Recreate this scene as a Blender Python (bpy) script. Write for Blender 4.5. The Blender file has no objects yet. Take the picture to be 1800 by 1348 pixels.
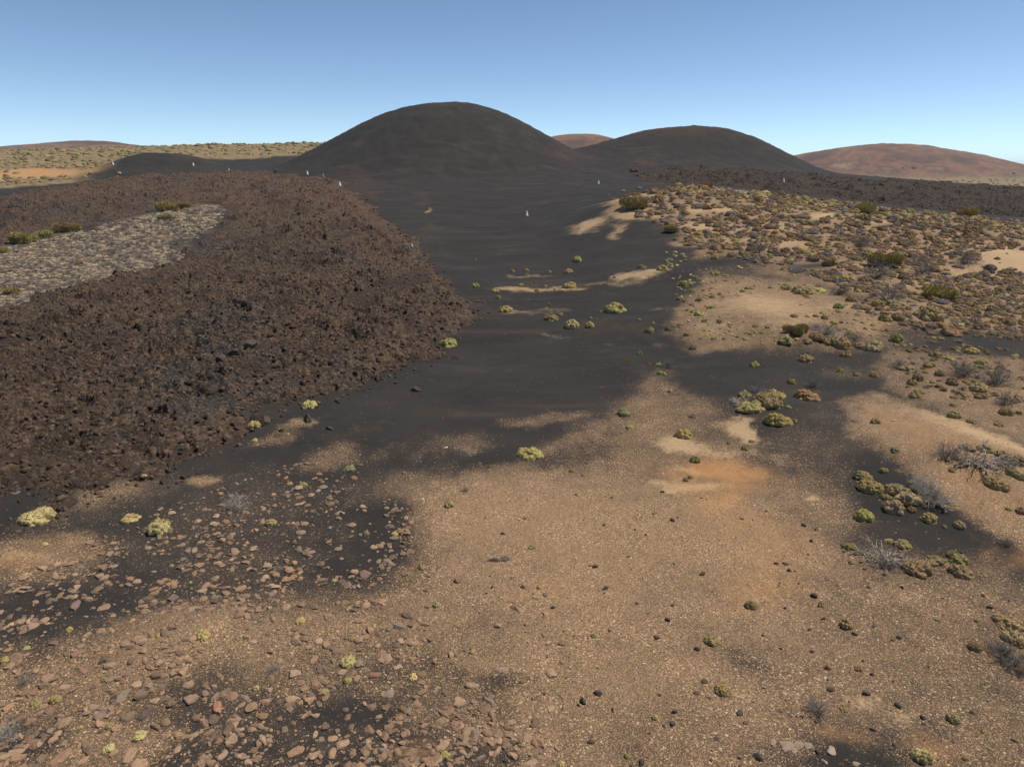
import bpy, bmesh, math, random, time
import numpy as np
from mathutils import Vector, Matrix

T0 = time.time()
SC = bpy.context.scene
COL = SC.collection
R = math.radians

# ------------------------------------------------------------------ camera, sky, sun, exposure
H = 12.0
PITCH = R(17.3)
cam = bpy.data.cameras.new('camera')
cam.sensor_fit = 'HORIZONTAL'
cam.angle = 2 * math.atan(900 / 1200)
cam.clip_start = 0.1
cam.clip_end = 30000
camo = bpy.data.objects.new('camera', cam)
camo.location = (0, 0, H)
camo.rotation_euler = (R(90) - PITCH, 0, 0)
COL.objects.link(camo)
SC.camera = camo

SUN_AZ, SUN_EL = R(74), R(62)          # azimuth clockwise from +Y (straight ahead)
world = bpy.data.worlds.new('World')
SC.world = world
world.use_nodes = True
wn, wl = world.node_tree.nodes, world.node_tree.links
sky = wn.new('ShaderNodeTexSky')
sky.sky_type = 'NISHITA'
sky.sun_disc = False
sky.sun_elevation = SUN_EL
sky.sun_rotation = SUN_AZ
sky.altitude = 3000
sky.air_density = 0.65
sky.dust_density = 0.1
sky.ozone_density = 1.0
gam = wn.new('ShaderNodeGamma')                  # the photograph's stronger sky contrast
gam.inputs[1].default_value = 1.06
tin = wn.new('ShaderNodeMix')
tin.data_type = 'RGBA'; tin.blend_type = 'MULTIPLY'
tin.inputs[0].default_value = 1.0
tin.inputs[7].default_value = (1.0, 1.02, .93, 1)
wl.new(sky.outputs[0], gam.inputs[0]); wl.new(gam.outputs[0], tin.inputs[6])
wl.new(tin.outputs[2], wn['Background'].inputs[0])
wn['Background'].inputs[1].default_value = 0.125

sl = bpy.data.lights.new('sun', 'SUN')
sl.energy = 4.9
sl.angle = R(0.53)
sl.color = (1.0, 0.94, 0.84)
so = bpy.data.objects.new('sun', sl)
sd = Vector((math.sin(SUN_AZ) * math.cos(SUN_EL), math.cos(SUN_AZ) * math.cos(SUN_EL), math.sin(SUN_EL)))
so.rotation_euler = sd.to_track_quat('Z', 'Y').to_euler()
so.location = (60, 40, 90)
COL.objects.link(so)

SC.view_settings.view_transform = 'Standard'
SC.view_settings.look = 'None'
SC.view_settings.exposure = 0.22
SC.view_settings.gamma = 1.0
SC.render.engine = 'CYCLES'
SC.cycles.max_bounces = 4
SC.cycles.diffuse_bounces = 2

# ------------------------------------------------------------------ numpy noise
def _h(ix, iy, seed):
    n = (ix.astype(np.int64) * 374761393 + iy.astype(np.int64) * 668265263 + seed * 1442695041) & 0xffffffff
    n = ((n ^ (n >> 13)) * 1274126177) & 0xffffffff
    n = ((n ^ (n >> 16)) * 2246822519) & 0xffffffff
    return ((n ^ (n >> 15)) & 0xffffff) / float(0x1000000)

def vnoise(x, y, seed=0):
    """smooth gradient noise, about -1..1"""
    x0 = np.floor(x); y0 = np.floor(y)
    fx = x - x0; fy = y - y0
    u = fx * fx * fx * (fx * (fx * 6 - 15) + 10); w = fy * fy * fy * (fy * (fy * 6 - 15) + 10)
    def g(dx, dy):
        a = _h(x0 + dx, y0 + dy, seed) * 6.2831853
        return np.cos(a) * (fx - dx) + np.sin(a) * (fy - dy)
    a = g(0, 0); b = g(1, 0); c = g(0, 1); d = g(1, 1)
    return 1.5 * ((a + (b - a) * u) * (1 - w) + (c + (d - c) * u) * w)

def fbm(x, y, seed=0, oct=4, gain=0.5):
    s = 0; a = 1.0
    for i in range(oct):
        s = s + a * vnoise(x * 2 ** i + 17.3 * i, y * 2 ** i - 9.1 * i, seed + i)
        a *= gain
    return s

def worley(x, y, seed=0):
    x0 = np.floor(x); y0 = np.floor(y)
    f1 = np.full(x.shape, 9.0); f2 = np.full(x.shape, 9.0); idv = np.zeros(x.shape)
    for dx in (-1, 0, 1):
        for dy in (-1, 0, 1):
            cx = x0 + dx; cy = y0 + dy
            px = cx + _h(cx, cy, seed); py = cy + _h(cx, cy, seed + 77)
            d = (px - x) ** 2 + (py - y) ** 2
            m = d < f1
            f2 = np.where(m, f1, np.minimum(f2, d))
            idv = np.where(m, _h(cx, cy, seed + 155), idv)
            f1 = np.where(m, d, f1)
    return np.sqrt(f1), np.sqrt(f2), idv

def sstep(a, b, x):
    t = np.clip((x - a) / (b - a), 0, 1)
    return t * t * (3 - 2 * t)

# ------------------------------------------------------------------ terrain: base heights, domes, mounds
CP, SP = math.cos(PITCH), math.sin(PITCH)
def ray(u, v):
    """direction of the sight line of a photo pixel, scaled so that dY = 1: (X/Y, Z/Y)"""
    x = (np.asarray(u, float) - 900) / 1200; y = -(np.asarray(v, float) - 674) / 1200
    dy = CP + y * SP
    return x / dy, (-SP + y * CP) / dy

def acol(u): return (np.asarray(u, float) - 900) / 1256.0

UC = np.array([-900, -400, 0, 300, 600, 900, 1200, 1500, 1800, 2200, 2700.])
TAB = [
 (2,    [0]*11),
 (25,   [0]*11),
 (40,   [0, 0, 0, 0, 0, 0, .2, .5, .6, .6, .6]),
 (60,   [.3, .3, .3, .3, .3, .2, 1.0, 1.8, 1.8, 1.8, 1.8]),
 (85,   [.8, .8, .8, .8, .8, .6, 3.6, 4.2, 3.4, 3, 3]),
 (105,  [1.3, 1.3, 1.3, 1.5, 1.7, 1.2, 6.8, 6.4, 4.9, 4, 4]),
 (125,  [2.3, 2.3, 2.3, 2.7, 2.8, 2.2, 9.3, 7.0, 4.0, 3, 3]),
 (140,  [3.3, 3.3, 3.3, 4, 4.2, 3.4, 9.3, 6.0, 2.4, 2, 2]),
 (175,  [5.5, 5.5, 5.5, 6.6, 7.6, 7.2, 9.2, 5.2, .8, .5, .5]),
 (220,  [8, 8, 8, 9.6, 11.2, 11.8, 10.8, 7.2, 3.2, 1, 1]),
 (300,  [14, 14, 14, 15, 15, 16, 12, 3, -1, -1, -1]),
 (420,  [23, 23, 23.3, 25.6, 27.5, 24, 12, 1, 0, 0, 0]),
 (600,  [20, 20, 20, 23, 24, 20, 8, 0, 0, 0, 0]),
 (1000, [5, 5, 5, 8, 5, 0, 0, 0, 0, 0, 0]),
 (2500, [0]*11), (20000, [0]*11)]

def _pchip(xs, ys, xq):
    h = np.diff(xs); dl = np.diff(ys) / h
    m = np.zeros_like(ys)
    for i in range(1, len(xs) - 1):
        if dl[i-1] * dl[i] > 0:
            w1 = 2*h[i] + h[i-1]; w2 = h[i] + 2*h[i-1]
            m[i] = (w1 + w2) / (w1 / dl[i-1] + w2 / dl[i])
    k = np.clip(np.searchsorted(xs, xq) - 1, 0, len(xs) - 2)
    t = (xq - xs[k]) / h[k]
    return ((2*t**3-3*t**2+1)*ys[k] + (t**3-2*t**2+t)*h[k]*m[k] + (-2*t**3+3*t**2)*ys[k+1] + (t**3-t**2)*h[k]*m[k+1])

NS, NA = 700, 300
SQ = np.linspace(math.log(2), math.log(20000), NS)
_ts = np.log([r[0] for r in TAB]); _tz = np.array([r[1] for r in TAB], float)
_g1 = np.stack([_pchip(_ts, _tz[:, j], SQ) for j in range(len(UC))], 1)
AQ = np.linspace(acol(-900), acol(2700), NA)
_g2 = np.stack([_pchip(acol(UC), _g1[i], AQ) for i in range(NS)], 0)
def _blur(g, n, ax):
    k = np.hanning(2*n+3)[1:-1]; k /= k.sum()
    return np.apply_along_axis(lambda r: np.convolve(np.pad(r, n, mode='edge'), k, 'valid'), ax, g)
GT = _blur(_blur(_g2, 5, 0), 14, 1)

def zbase(X, Y):
    Yc = np.maximum(Y, 2.0)
    s = (np.log(Yc) - SQ[0]) / (SQ[1] - SQ[0]); a = (X / Yc - AQ[0]) / (AQ[1] - AQ[0])
    s = np.clip(s, 0, NS - 1.001); a = np.clip(a, 0, NA - 1.001)
    i = s.astype(int); j = a.astype(int); fs = s - i; fa = a - j
    return (GT[i, j]*(1-fs)*(1-fa) + GT[i+1, j]*fs*(1-fa) + GT[i, j+1]*(1-fs)*fa + GT[i+1, j+1]*fs*fa)

class Dome:
    """a cinder hill from its outline: photo outline at a given distance -> radial profiles left and right of its summit"""
    def __init__(s, pts, peak, Y, ex=1.0, noise=0.0, seed=1):
        a, e = ray([p[0] for p in pts], [p[1] for p in pts])
        X = a * Y; Z = H + e * Y
        ap, ep = ray(*peak)
        s.xc, s.zc, s.yc, s.noise, s.seed = float(ap*Y), float(H + ep*Y), Y, noise, seed
        L = [(s.xc - x, z) for x, z in zip(X, Z) if x < s.xc - .5][::-1]; Rr = [(x - s.xc, z) for x, z in zip(X, Z) if x > s.xc + .5]
        s.rm = max(L[-1][0], Rr[-1][0]) * 2.5
        s.rq = np.linspace(0, s.rm, 400)
        def prof(P):
            r = np.array([0] + [p[0] for p in P]); z = np.array([s.zc] + [p[1] for p in P])
            sl = (z[-1] - z[-2]) / (r[-1] - r[-2])
            rr = np.append(r, s.rm + 1); zz = np.append(z, z[-1] + sl * (s.rm + 1 - r[-1]))
            return np.convolve(np.pad(np.interp(s.rq, rr, zz), 14, mode='reflect', reflect_type='odd'), np.hanning(31)[1:-1] / np.hanning(31).sum(), 'valid')
        s.pl, s.pr, s.ex = prof(L), prof(Rr), ex
    def z(s, X, Y):
        dx = X - s.xc; dy = (Y - s.yc) / s.ex
        r = np.hypot(dx, dy)
        if s.noise:
            r = r * (1 + s.noise * vnoise(3 * dx / (r + 5) + s.seed, 3 * dy / (r + 5), s.seed))
        w = .5 + .5 * dx / np.maximum(r, 1e-3)
        w = w * w * (3 - 2 * w)
        r = np.minimum(r, s.rm * .999)
        return np.where(r < s.rm*.99, np.interp(r, s.rq, s.pl) * (1 - w) + np.interp(r, s.rq, s.pr) * w, -99)

D_MAIN = Dome([(480,300),(520,284),(560,263),(600,240),(650,212),(700,193),(750,184),(830,182),(870,192),(920,215),(960,238),(1000,260),(1030,278),(1060,292)], (795,180), 272, 1.0, .03)
D_SEC = Dome([(960,272),(1030,258),(1080,244),(1130,230),(1170,225),(1280,227),(1330,245),(1380,272),(1430,297),(1462,306),(1500,309)], (1218,221), 292, .8, .03, 5)
D_SML = Dome([(130,312),(160,299),(200,288),(235,273),(255,269),(320,271),(355,279),(390,290),(430,300)], (285,269), 262, .8, .04, 9)
D_FR = Dome([(1250,325),(1330,300),(1390,276),(1430,268),(1480,259),(1610,254),(1650,262),(1700,272),(1750,285),(1800,299),(1870,313),(1950,322)], (1550,252), 1250, .7, .10, 3)
D_FM = Dome([(850,290),(930,252),(970,240),(1000,236),(1060,238),(1080,244),(1130,262),(1200,292)], (1028,234.5), 1000, .7, .03, 4)
D_FL = Dome([(-400,292),(-100,270),(0,260.5),(60,255),(110,249),(200,249),(250,257),(290,262),(400,275),(520,300)], (150,246.5), 1400, .6, .06, 6)
DOMES = [(D_MAIN, 2.2), (D_SEC, 2.2), (D_SML, 1.0), (D_FR, 6), (D_FM, 6), (D_FL, 8)]
MOUNDS = []                                # (x, y, rx, ry, cos, sin, height)

def smax(a, b, k):
    h = np.clip(.5 + .5 * (a - b) / k, 0, 1)
    return b + (a - b) * h + k * h * (1 - h)

def zsmooth(X, Y):
    X = np.asarray(X, float); Y = np.asarray(Y, float)
    z = zbase(X, Y)
    for d, k in DOMES:
        m = (np.abs(X - d.xc) < d.rm) & (np.abs(Y - d.yc) < d.rm)
        if m.any():
            z[m] = smax(z[m], d.z(X[m], Y[m]), k)
    for x, y, rx, ry, c, s, h in MOUNDS:
        m = (np.abs(X - x) < 3 * max(rx, ry)) & (np.abs(Y - y) < 3 * max(rx, ry))
        if m.any():
            dx = X[m] - x; dy = Y[m] - y
            z[m] = z[m] + h * np.exp(-((dx*c + dy*s) / rx) ** 2 - ((-dx*s + dy*c) / ry) ** 2)
    return z

YS = np.exp(np.linspace(math.log(4), math.log(2600), 1500))
def unproj(u, v, h=0.0, ymax=1e9):
    """where the sight line of photo pixel (u,v) first meets the ground raised by h (or passes it closest within ymax)"""
    u = np.atleast_1d(np.asarray(u, float)); v = np.atleast_1d(np.asarray(v, float))
    h = np.broadcast_to(np.asarray(h, float), u.shape)
    X = np.zeros(len(u)); Y = np.zeros(len(u))
    for i0 in range(0, len(u), 400):
        a, e = ray(u[i0:i0+400], v[i0:i0+400])
        ys = YS[YS < ymax]
        gz = zsmooth(a[:, None] * ys[None], np.broadcast_to(ys[None], (len(a), len(ys))).copy()) + h[i0:i0+400, None]
        df = H + e[:, None] * ys[None] - gz
        hit = df <= 0
        k = np.where(hit.any(1), hit.argmax(1), df.argmin(1))
        y = ys[k]
        ok = hit.any(1) & (k > 0)
        k0 = np.maximum(k - 1, 0); n = np.arange(len(a))
        t = df[n, k0] / np.where(ok, df[n, k0] - df[n, k], 1)
        y = np.where(ok, ys[k0] + (ys[k] - ys[k0]) * t, y)
        X[i0:i0+400] = a * y; Y[i0:i0+400] = y
    return X, Y

def mound(u, v, rx, ry, rot, h, ymax=1e9):
    x, y = unproj([u, u + rx, u], [v, v, v - ry], 0, ymax)
    c = math.cos(R(rot)); s = math.sin(R(rot))
    MOUNDS.append((x[0], y[0], abs(x[1]-x[0]), max(abs(y[2]-y[0]), .5), c, s, h))
_m = [(1640, 800, 190, 60, 0, .8), (1350, 565, 110, 30, 0, .8), (1230, 900, 160, 50, 0, .25), (1090, 372, 50, 12, 0, .9), (1410, 600, 70, 15, 0, .5),
      (1100, 660, 50, 25, 0, .35), (940, 505, 90, 10, 0, .45), (1120, 485, 70, 10, 0, .5), (1050, 570, 90, 12, 0, .35), (1370, 725, 80, 30, 0, .35),
      (640, 930, 120, 50, 0, .2), (250, 1130, 200, 60, 0, .2), (1560, 560, 120, 20, 0, .5), (1770, 460, 70, 16, 0, .7), (1440, 382, 60, 8, 0, .5),
      (820, 440, 60, 12, 0, -.6), (880, 620, 120, 30, 0, -.4), (1600, 865, 90, 40, 0, .25), (1720, 800, 90, 30, 0, .25)]
for q in _m: mound(*q, ymax=135)

def zground(X, Y):
    X = np.asarray(X, float); Y = np.asarray(Y, float)
    z = zsmooth(X, Y)
    far = np.clip(Y / 60, .4, 6)
    z = z + .10 * fbm(X / 7, Y / 7, 11, 3) * np.minimum(far, 1.5) + .02 * fbm(X / 1.1, Y / 1.1, 15, 2) + .05 * np.minimum(far, 4) * fbm(X / 3.1, Y / 3.1, 18, 3) * sstep(60, 200, Y)
    fz = sstep(280, 700, Y)
    return z + fz * .9 * fbm(X / 40, Y / 40, 21, 4)

# ------------------------------------------------------------------ flat regions on the ground (signed distance, in metres)
def sdf(poly, X, Y):
    P = np.asarray(poly); d2 = np.full(X.shape, 1e18); ins = np.zeros(X.shape, bool)
    for i in range(len(P)):
        x1, y1 = P[i]; x2, y2 = P[(i + 1) % len(P)]
        ex, ey = x2 - x1, y2 - y1
        wx, wy = X - x1, Y - y1
        t = np.clip((wx * ex + wy * ey) / (ex * ex + ey * ey + 1e-12), 0, 1)
        d2 = np.minimum(d2, (wx - ex * t) ** 2 + (wy - ey * t) ** 2)
        c = ((y1 <= Y) & (Y < y2)) | ((y2 <= Y) & (Y < y1))
        xi = x1 + (Y - y1) / (y2 - y1 if abs(y2 - y1) > 1e-12 else 1e-12) * ex
        ins ^= c & (X < xi)
    d = np.sqrt(d2)
    return np.where(ins, d, -d)

def poly_px(pts, ymax=1e9, h=0):
    x, y = unproj([p[0] for p in pts], [p[1] for p in pts], [p[2] if len(p) > 2 else h for p in pts], ymax)
    return np.stack([x, y], 1)
def poly_uy(pts):                          # (photo column, distance) corners
    return np.array([(acol(u) * y, y) for u, y in pts])
def ell_px(cx, cy, rx, ry, rot=0, ymax=1e9):
    c, s = math.cos(R(rot)), math.sin(R(rot))
    pts = [(cx + rx*math.cos(t)*c - ry*math.sin(t)*s, cy + rx*math.cos(t)*s + ry*math.sin(t)*c) for t in np.linspace(0, 2*math.pi, 18)[:-1]]
    return poly_px(pts, ymax)
def layer(val, poly, X, Y, v, soft, mul=1.0):
    """blend value v into val inside poly; soft edge in metres"""
    lo = poly.min(0) - soft * 1.5; hi = poly.max(0) + soft * 1.5
    m = (X > lo[0]) & (X < hi[0]) & (Y > lo[1]) & (Y < hi[1])
    if not m.any(): return
    w = sstep(-soft, soft, sdf(poly, X[m], Y[m])) * mul
    val[m] += (v - val[m]) * w

LAVA_L = poly_px([(-500,1060),(-250,1000),(-60,925),(0,885),(40,872),(110,880),(170,868),(270,838),(350,797),(430,757),(500,722),(560,697),(640,680),(690,660),(750,638),(790,605),(840,575),(852,553),
    (825,528),(800,505),(770,485),(765,455),(745,437),(715,408),(690,388),(650,364),(620,337),(590,317),(556,305,1.5),(520,301,1.5),(460,291,1.5),(400,288,1.5),(330,293,1.5),(250,303,1.5),(190,310,1.5),
    (130,316,1.5),(60,326,1.5),(0,336,1.5),(-250,350,1.5),(-700,370,1.5)], 235)
KIPUKA = poly_px([(-400,590,.5),(-200,562,.5),(0,538,.5),(60,512,.5),(130,494,.5),(230,480,.5),(310,454,.4),(345,424,.2),(385,398),(398,380),(388,360),(330,358),(292,366),(230,382),(170,392),(160,404),(105,400),(60,420),(0,432),(-200,462),(-400,480)], 200)
LAVA_R = poly_uy([(1110,190),(1180,178),(1300,160),(1550,140),(1850,128),(2300,118),(2800,118),(2800,250),(2300,240),(1800,236),(1500,232),(1300,236),(1200,236),(1130,215)])
SMALL_LAVA = None

def warp(X, Y, amp=.02, k=14, seed=41):
    Yc = np.maximum(Y, 3.0); a = X / Yc; s = np.log(Yc)
    return (X + Yc * amp * fbm(a * k, s * k, seed, 4), Y + Yc * amp * fbm(a * k, s * k, seed + 9, 4))

# ------------------------------------------------------------------ ground cover masks
def tan_masks(X, Y):
    """R: share of pale gravel, G: bare pale sand, B: orange earth ; second: R far scrub plain, G reddish far hills, B rusty ash, """
    Wx, Wy = warp(X, Y, .013, 16); Vx, Vy = warp(X, Y, .006, 60, 91)
    Wx += Vx - X; Wy += Vy - Y
    t = np.zeros(X.shape); sand = np.zeros(X.shape); org = np.zeros(X.shape)
    far = np.zeros(X.shape); red = np.zeros(X.shape); rust = np.zeros(X.shape)
    def P(val, pts, v, soft, ymax=1e9, mul=1.0): layer(val, poly_px(pts, ymax), Wx, Wy, v, soft, mul)
    def E(val, cx, cy, rx, ry, rot, v, soft=None, ymax=1e9, mul=1.0):
        p = ell_px(cx, cy, rx, ry, rot, ymax)
        sz = p.max(0) - p.min(0)
        layer(val, p, Wx, Wy, v, soft if soft else .5 * min(sz), mul)
    # the broad gravel plain in front
    P(t, [(-900,1600),(-900,1000),(-300,985),(0,950),(300,880),(560,835),(640,830),(740,832),(820,838),(880,836),(960,826),(1040,798),(1100,730),(1140,690),(1165,650),(1200,690),(1270,735),(1330,770),(1340,805),(1365,850),(1430,890),(1500,960),(1800,990),(2100,1030),(2700,1200),(2700,1700),(-900,1700)], .36, 3.0)
    P(t, [(715,930),(800,885),(880,868),(980,872),(1110,868),(1250,880),(1380,930),(1460,1010),(1380,1110),(1250,1290),(1050,1400),(900,1400),(830,1240),(770,1090),(735,990)], .66, 3.2)
    P(t, [(1095,735),(1140,690),(1160,650),(1200,690),(1260,735),(1300,800),(1200,830),(1120,800)], .30, 1.6)
    P(t, [(-300,1000),(0,958),(180,880),(330,838),(560,805),(660,800),(700,880),(735,955),(700,1060),(640,1090),(480,1075),(330,1120),(100,1160),(-300,1250)], .10, 2.2)
    P(t, [(-300,1180),(0,1160),(330,1090),(560,1050),(740,1110),(900,1330),(900,1600),(-500,1600)], .34, 1.0)
    P(t, [(270,1190),(420,1170),(480,1220),(620,1200),(760,1240),(860,1330),(880,1420),(200,1420),(260,1320)], .14, .9)
    P(t, [(-100,1255),(60,1250),(120,1290),(90,1330),(-100,1350)], .08, .5)
    P(t, [(520,1080),(650,1060),(760,1130),(770,1200),(650,1200),(560,1170)], .3, .8)
    for e in [(520,955,130,34,-8,.12),(60,985,120,30,-8,.5),(280,1130,130,36,-18,.62),(90,1215,170,36,-14,.6),(200,1310,90,36,-14,.5),(480,1120,80,32,-12,.4),(600,1110,70,30,0,.5),
              (420,1000,90,25,-10,.14),(180,868,100,22,-18,.32),(352,845,22,7,-10,.55),(523,746,30,7,-6,.6),(485,772,50,11,-8,.35),(585,801,50,22,-14,.34),(110,950,50,10,-8,.45),
              (660,950,55,45,0,.05),(690,905,40,25,0,.06),(905,978,55,22,12,.2),(860,1082,75,24,6,.2),(950,1070,40,14,10,.3),(875,1192,75,20,6,.22),(800,1250,100,30,0,.3),(840,1330,110,22,0,.12),
              (1060,935,240,75,5,.92),(900,850,90,24,0,.6),(1000,1040,180,55,5,.78),(1130,1180,170,60,0,.68),(760,1080,80,30,0,.55),
              (1330,1170,55,22,18,.10),(1300,1140,40,14,10,.15),(1210,1262,50,12,0,.2),(1440,1325,150,34,6,.06),(1530,1295,90,24,12,.12),(1370,1310,60,20,0,.1),(1490,1275,50,20,0,.25),
              (1610,1130,300,110,8,.36),(1700,1260,180,70,10,.30),(1480,1030,120,50,10,.40),(1250,1060,150,50,5,.6),(1640,1010,160,30,8,.28),(1200,1290,200,60,0,.5),
              (1000,775,60,10,-25,.4),(960,735,75,9,-6,.32),(790,780,80,20,-5,.2),(700,795,80,14,-5,.16),(620,760,60,9,-8,.12),(1130,760,50,20,-10,.42)]: E(t, *e)
    # ash tongue between the gravel and the right hump
    P(t, [(1345,765),(1400,735),(1450,680),(1492,690),(1482,740),(1505,800),(1505,870),(1570,905),(1650,945),(1600,965),(1500,965),(1450,905),(1375,850),(1345,805)], .12, 1.5)
    E(t, 1425, 895, 70, 38, 20, .36)
    E(t, 1440, 830, 60, 30, 10, .22)
    P(t, [(1488,700),(1540,688),(1620,716),(1700,744),(1800,786),(2000,850),(2100,1000),(1800,965),(1700,905),(1640,870),(1590,815),(1510,770)], .62, .9)
    P(t, [(1520,640),(1600,600),(1750,625),(2100,660),(2100,850),(1800,780),(1690,738),(1600,705)], .36, 1.2)
    # right hillside
    P(t, [(1062,338),(1130,326),(1190,321),(1330,338),(1500,360),(1800,390),(2300,430),(2500,640),(1800,585),(1700,582),(1600,570),(1540,590),(1450,612),(1300,606),(1225,618),(1195,565),(1240,500),(1225,440),(1170,425),(1150,385),(1080,380)], .62, 1.6, 132)
    P(sand, [(1080,350),(1190,326),(1330,342),(1500,364),(1800,394),(2300,434),(2500,600),(1800,540),(1600,520),(1450,470),(1250,430),(1150,390)], .24, 2, 132)
    for e in [(1255,462,85,16,0,.05),(1335,484,95,12,4,.1),(1425,468,55,9,0,.12),(1165,410,40,14,0,.05),(1700,604,130,16,6,.04),(1560,600,90,14,0,.2),(1350,655,150,28,0,.02),(1490,655,60,12,0,.12),
              (1490,520,60,8,20,.2),(1680,520,60,8,0,.2),(1620,575,60,8,0,.25)]: E(t, *e, ymax=132)
    E(t, 1350, 585, 140, 30, 0, .24, ymax=132); E(sand, 1350, 500, 120, 14, 0, .05, ymax=132); E(sand, 1380, 590, 150, 16, 0, .02, ymax=132); E(t, 1240, 560, 40, 50, 0, .4, ymax=132)
    for e in [(1345,540,95,24,5,.55),(1400,560,60,18,0,.4),(1260,580,50,22,0,.35),(1075,347,55,8,-6,.62),(1035,397,34,10,-20,.7),(1085,408,18,14,0,.5),(1120,375,55,14,0,.55),(1250,368,60,8,0,.6),(1230,400,45,9,0,.6),
              (1340,400,70,9,0,.5),(1445,380,32,6,0,.8),(1560,390,40,5,0,.5),(1775,458,62,20,12,.95),(1690,480,40,8,0,.5),(1280,420,50,8,0,.4),(1395,430,40,8,0,.5),(1530,470,60,6,0,.45),(1600,500,60,6,0,.4)]: E(sand, *e, ymax=132)
    for e in [(940,508,85,4.5,0,.75),(925,485,45,3.5,0,.5),(1122,483,55,8,-6,.75),(1062,500,60,4,0,.45),(1100,497,30,3,0,.5),(930,525,60,3,-3,.3),(945,549,65,6,-4,.35),(1065,565,60,6,0,.25),(975,590,28,3,4,.55),
              (1165,543,13,2.5,0,.6),(1150,607,16,3,0,.5),(1070,603,16,4,0,.4),(755,371,9,2.5,0,.7),(1165,492,14,2,0,.5),(1075,515,30,4,10,.35),(890,548,18,3,0,.7),(1055,448,10,2,0,.3),(880,440,14,3,0,.3),
              (1520,715,40,10,10,.3),(1640,735,120,12,20,.36),(1750,772,110,9,22,.6),(1060,760,40,12,0,.2),
              (1310,757,32,18,40,.85),(1270,745,30,10,0,.4),(1195,782,45,14,12,.75),(1270,800,35,10,0,.5),(1165,852,30,8,5,.6),(1225,857,55,6,-8,.75),(1205,826,40,7,10,.6),(1350,800,50,10,10,.4),(1430,880,22,5,0,.6),
              (1530,1238,40,16,15,.45),(1575,1260,40,20,15,.35),(1330,1060,20,7,-20,.5),(1000,1050,60,14,0,.3),(830,793,30,10,0,.35),(100,985,70,10,-8,.3),(30,975,60,14,0,.35),(1480,540,40,8,0,.5),(1420,690,40,5,0,.2)]: E(sand, *e[:5], e[5] * (.8 if e[1] < 620 else 1), None if e[1] > 620 else 1.1)
    for e in [(1270,835,85,26,4,.85),(1270,885,40,18,-15,.75),(1235,855,60,20,0,.4),(1310,925,60,30,10,.3),(1360,980,90,70,0,.35),(1330,1040,60,30,0,.4),(1750,875,80,30,15,.3),(1690,860,60,40,0,.3),(1640,770,130,25,20,.35),
              (720,1320,60,25,0,.35),(950,1040,60,18,-20,.35),(1480,1290,60,18,10,.35),(1650,1320,50,30,20,.4),(30,990,60,20,-8,.35),(110,955,50,14,0,.25),(1790,980,60,25,0,.35),(1280,1075,30,10,0,.3)]: E(org, *e)
    for e in [(70,303,85,7,0,.95),(20,312,50,8,0,.9)]:
        E(org, *e, ymax=330); E(sand, *e, ymax=330)
    layer(t, KIPUKA, Wx, Wy, .22, 2.0)
    E(t, 330, 425, 45, 12, -35, .05)
    # far scrub plains
    layer(far, poly_uy([(-2500,185),(0,205),(130,222),(150,262),(250,292),(300,330),(430,320),(560,335),(590,420),(700,600),(1100,700),(1380,400),(1440,330),(1560,285),(2300,262),(3200,262),(3200,15000),(-2500,15000)]), Wx, Wy, 1, 5)
    for d, lo in ((D_FR, .12), (D_FM, .1), (D_FL, .1)):
        m = np.hypot(X - d.xc, (Y - d.yc) / d.ex) < d.rm
        zz = d.z(X[m], Y[m]); top = d.zc
        red[m] = np.maximum(red[m], sstep(lo - .2, lo + .04, zz / top))
    m = np.hypot(X - D_MAIN.xc, Y - D_MAIN.yc) < 60
    zz = D_MAIN.z(X[m], Y[m])
    rust[m] = sstep(D_MAIN.zc - 2.6, D_MAIN.zc - .1, zz) * sstep(-12, 0, X[m] - D_MAIN.xc + 8) * sstep(14, 4, X[m] - D_MAIN.xc)
    m = np.hypot(X - D_SEC.xc, Y - D_SEC.yc) < 75
    zz = D_SEC.z(X[m], Y[m])
    rust[m] = np.maximum(rust[m], .5 * sstep(D_SEC.zc - 7, D_SEC.zc - 1, zz) * sstep(25, -10, X[m] - D_SEC.xc))
    for e in [(1010,275,40,8,0,.35),(1125,287,22,5,10,.8),(640,330,26,10,40,.55),(610,305,18,7,40,.45)]: E(rust, *e, ymax=262)
    far = far * (1 - np.clip(1.3 * org, 0, 1))
    return t, sand, org, far, red, rust

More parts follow.
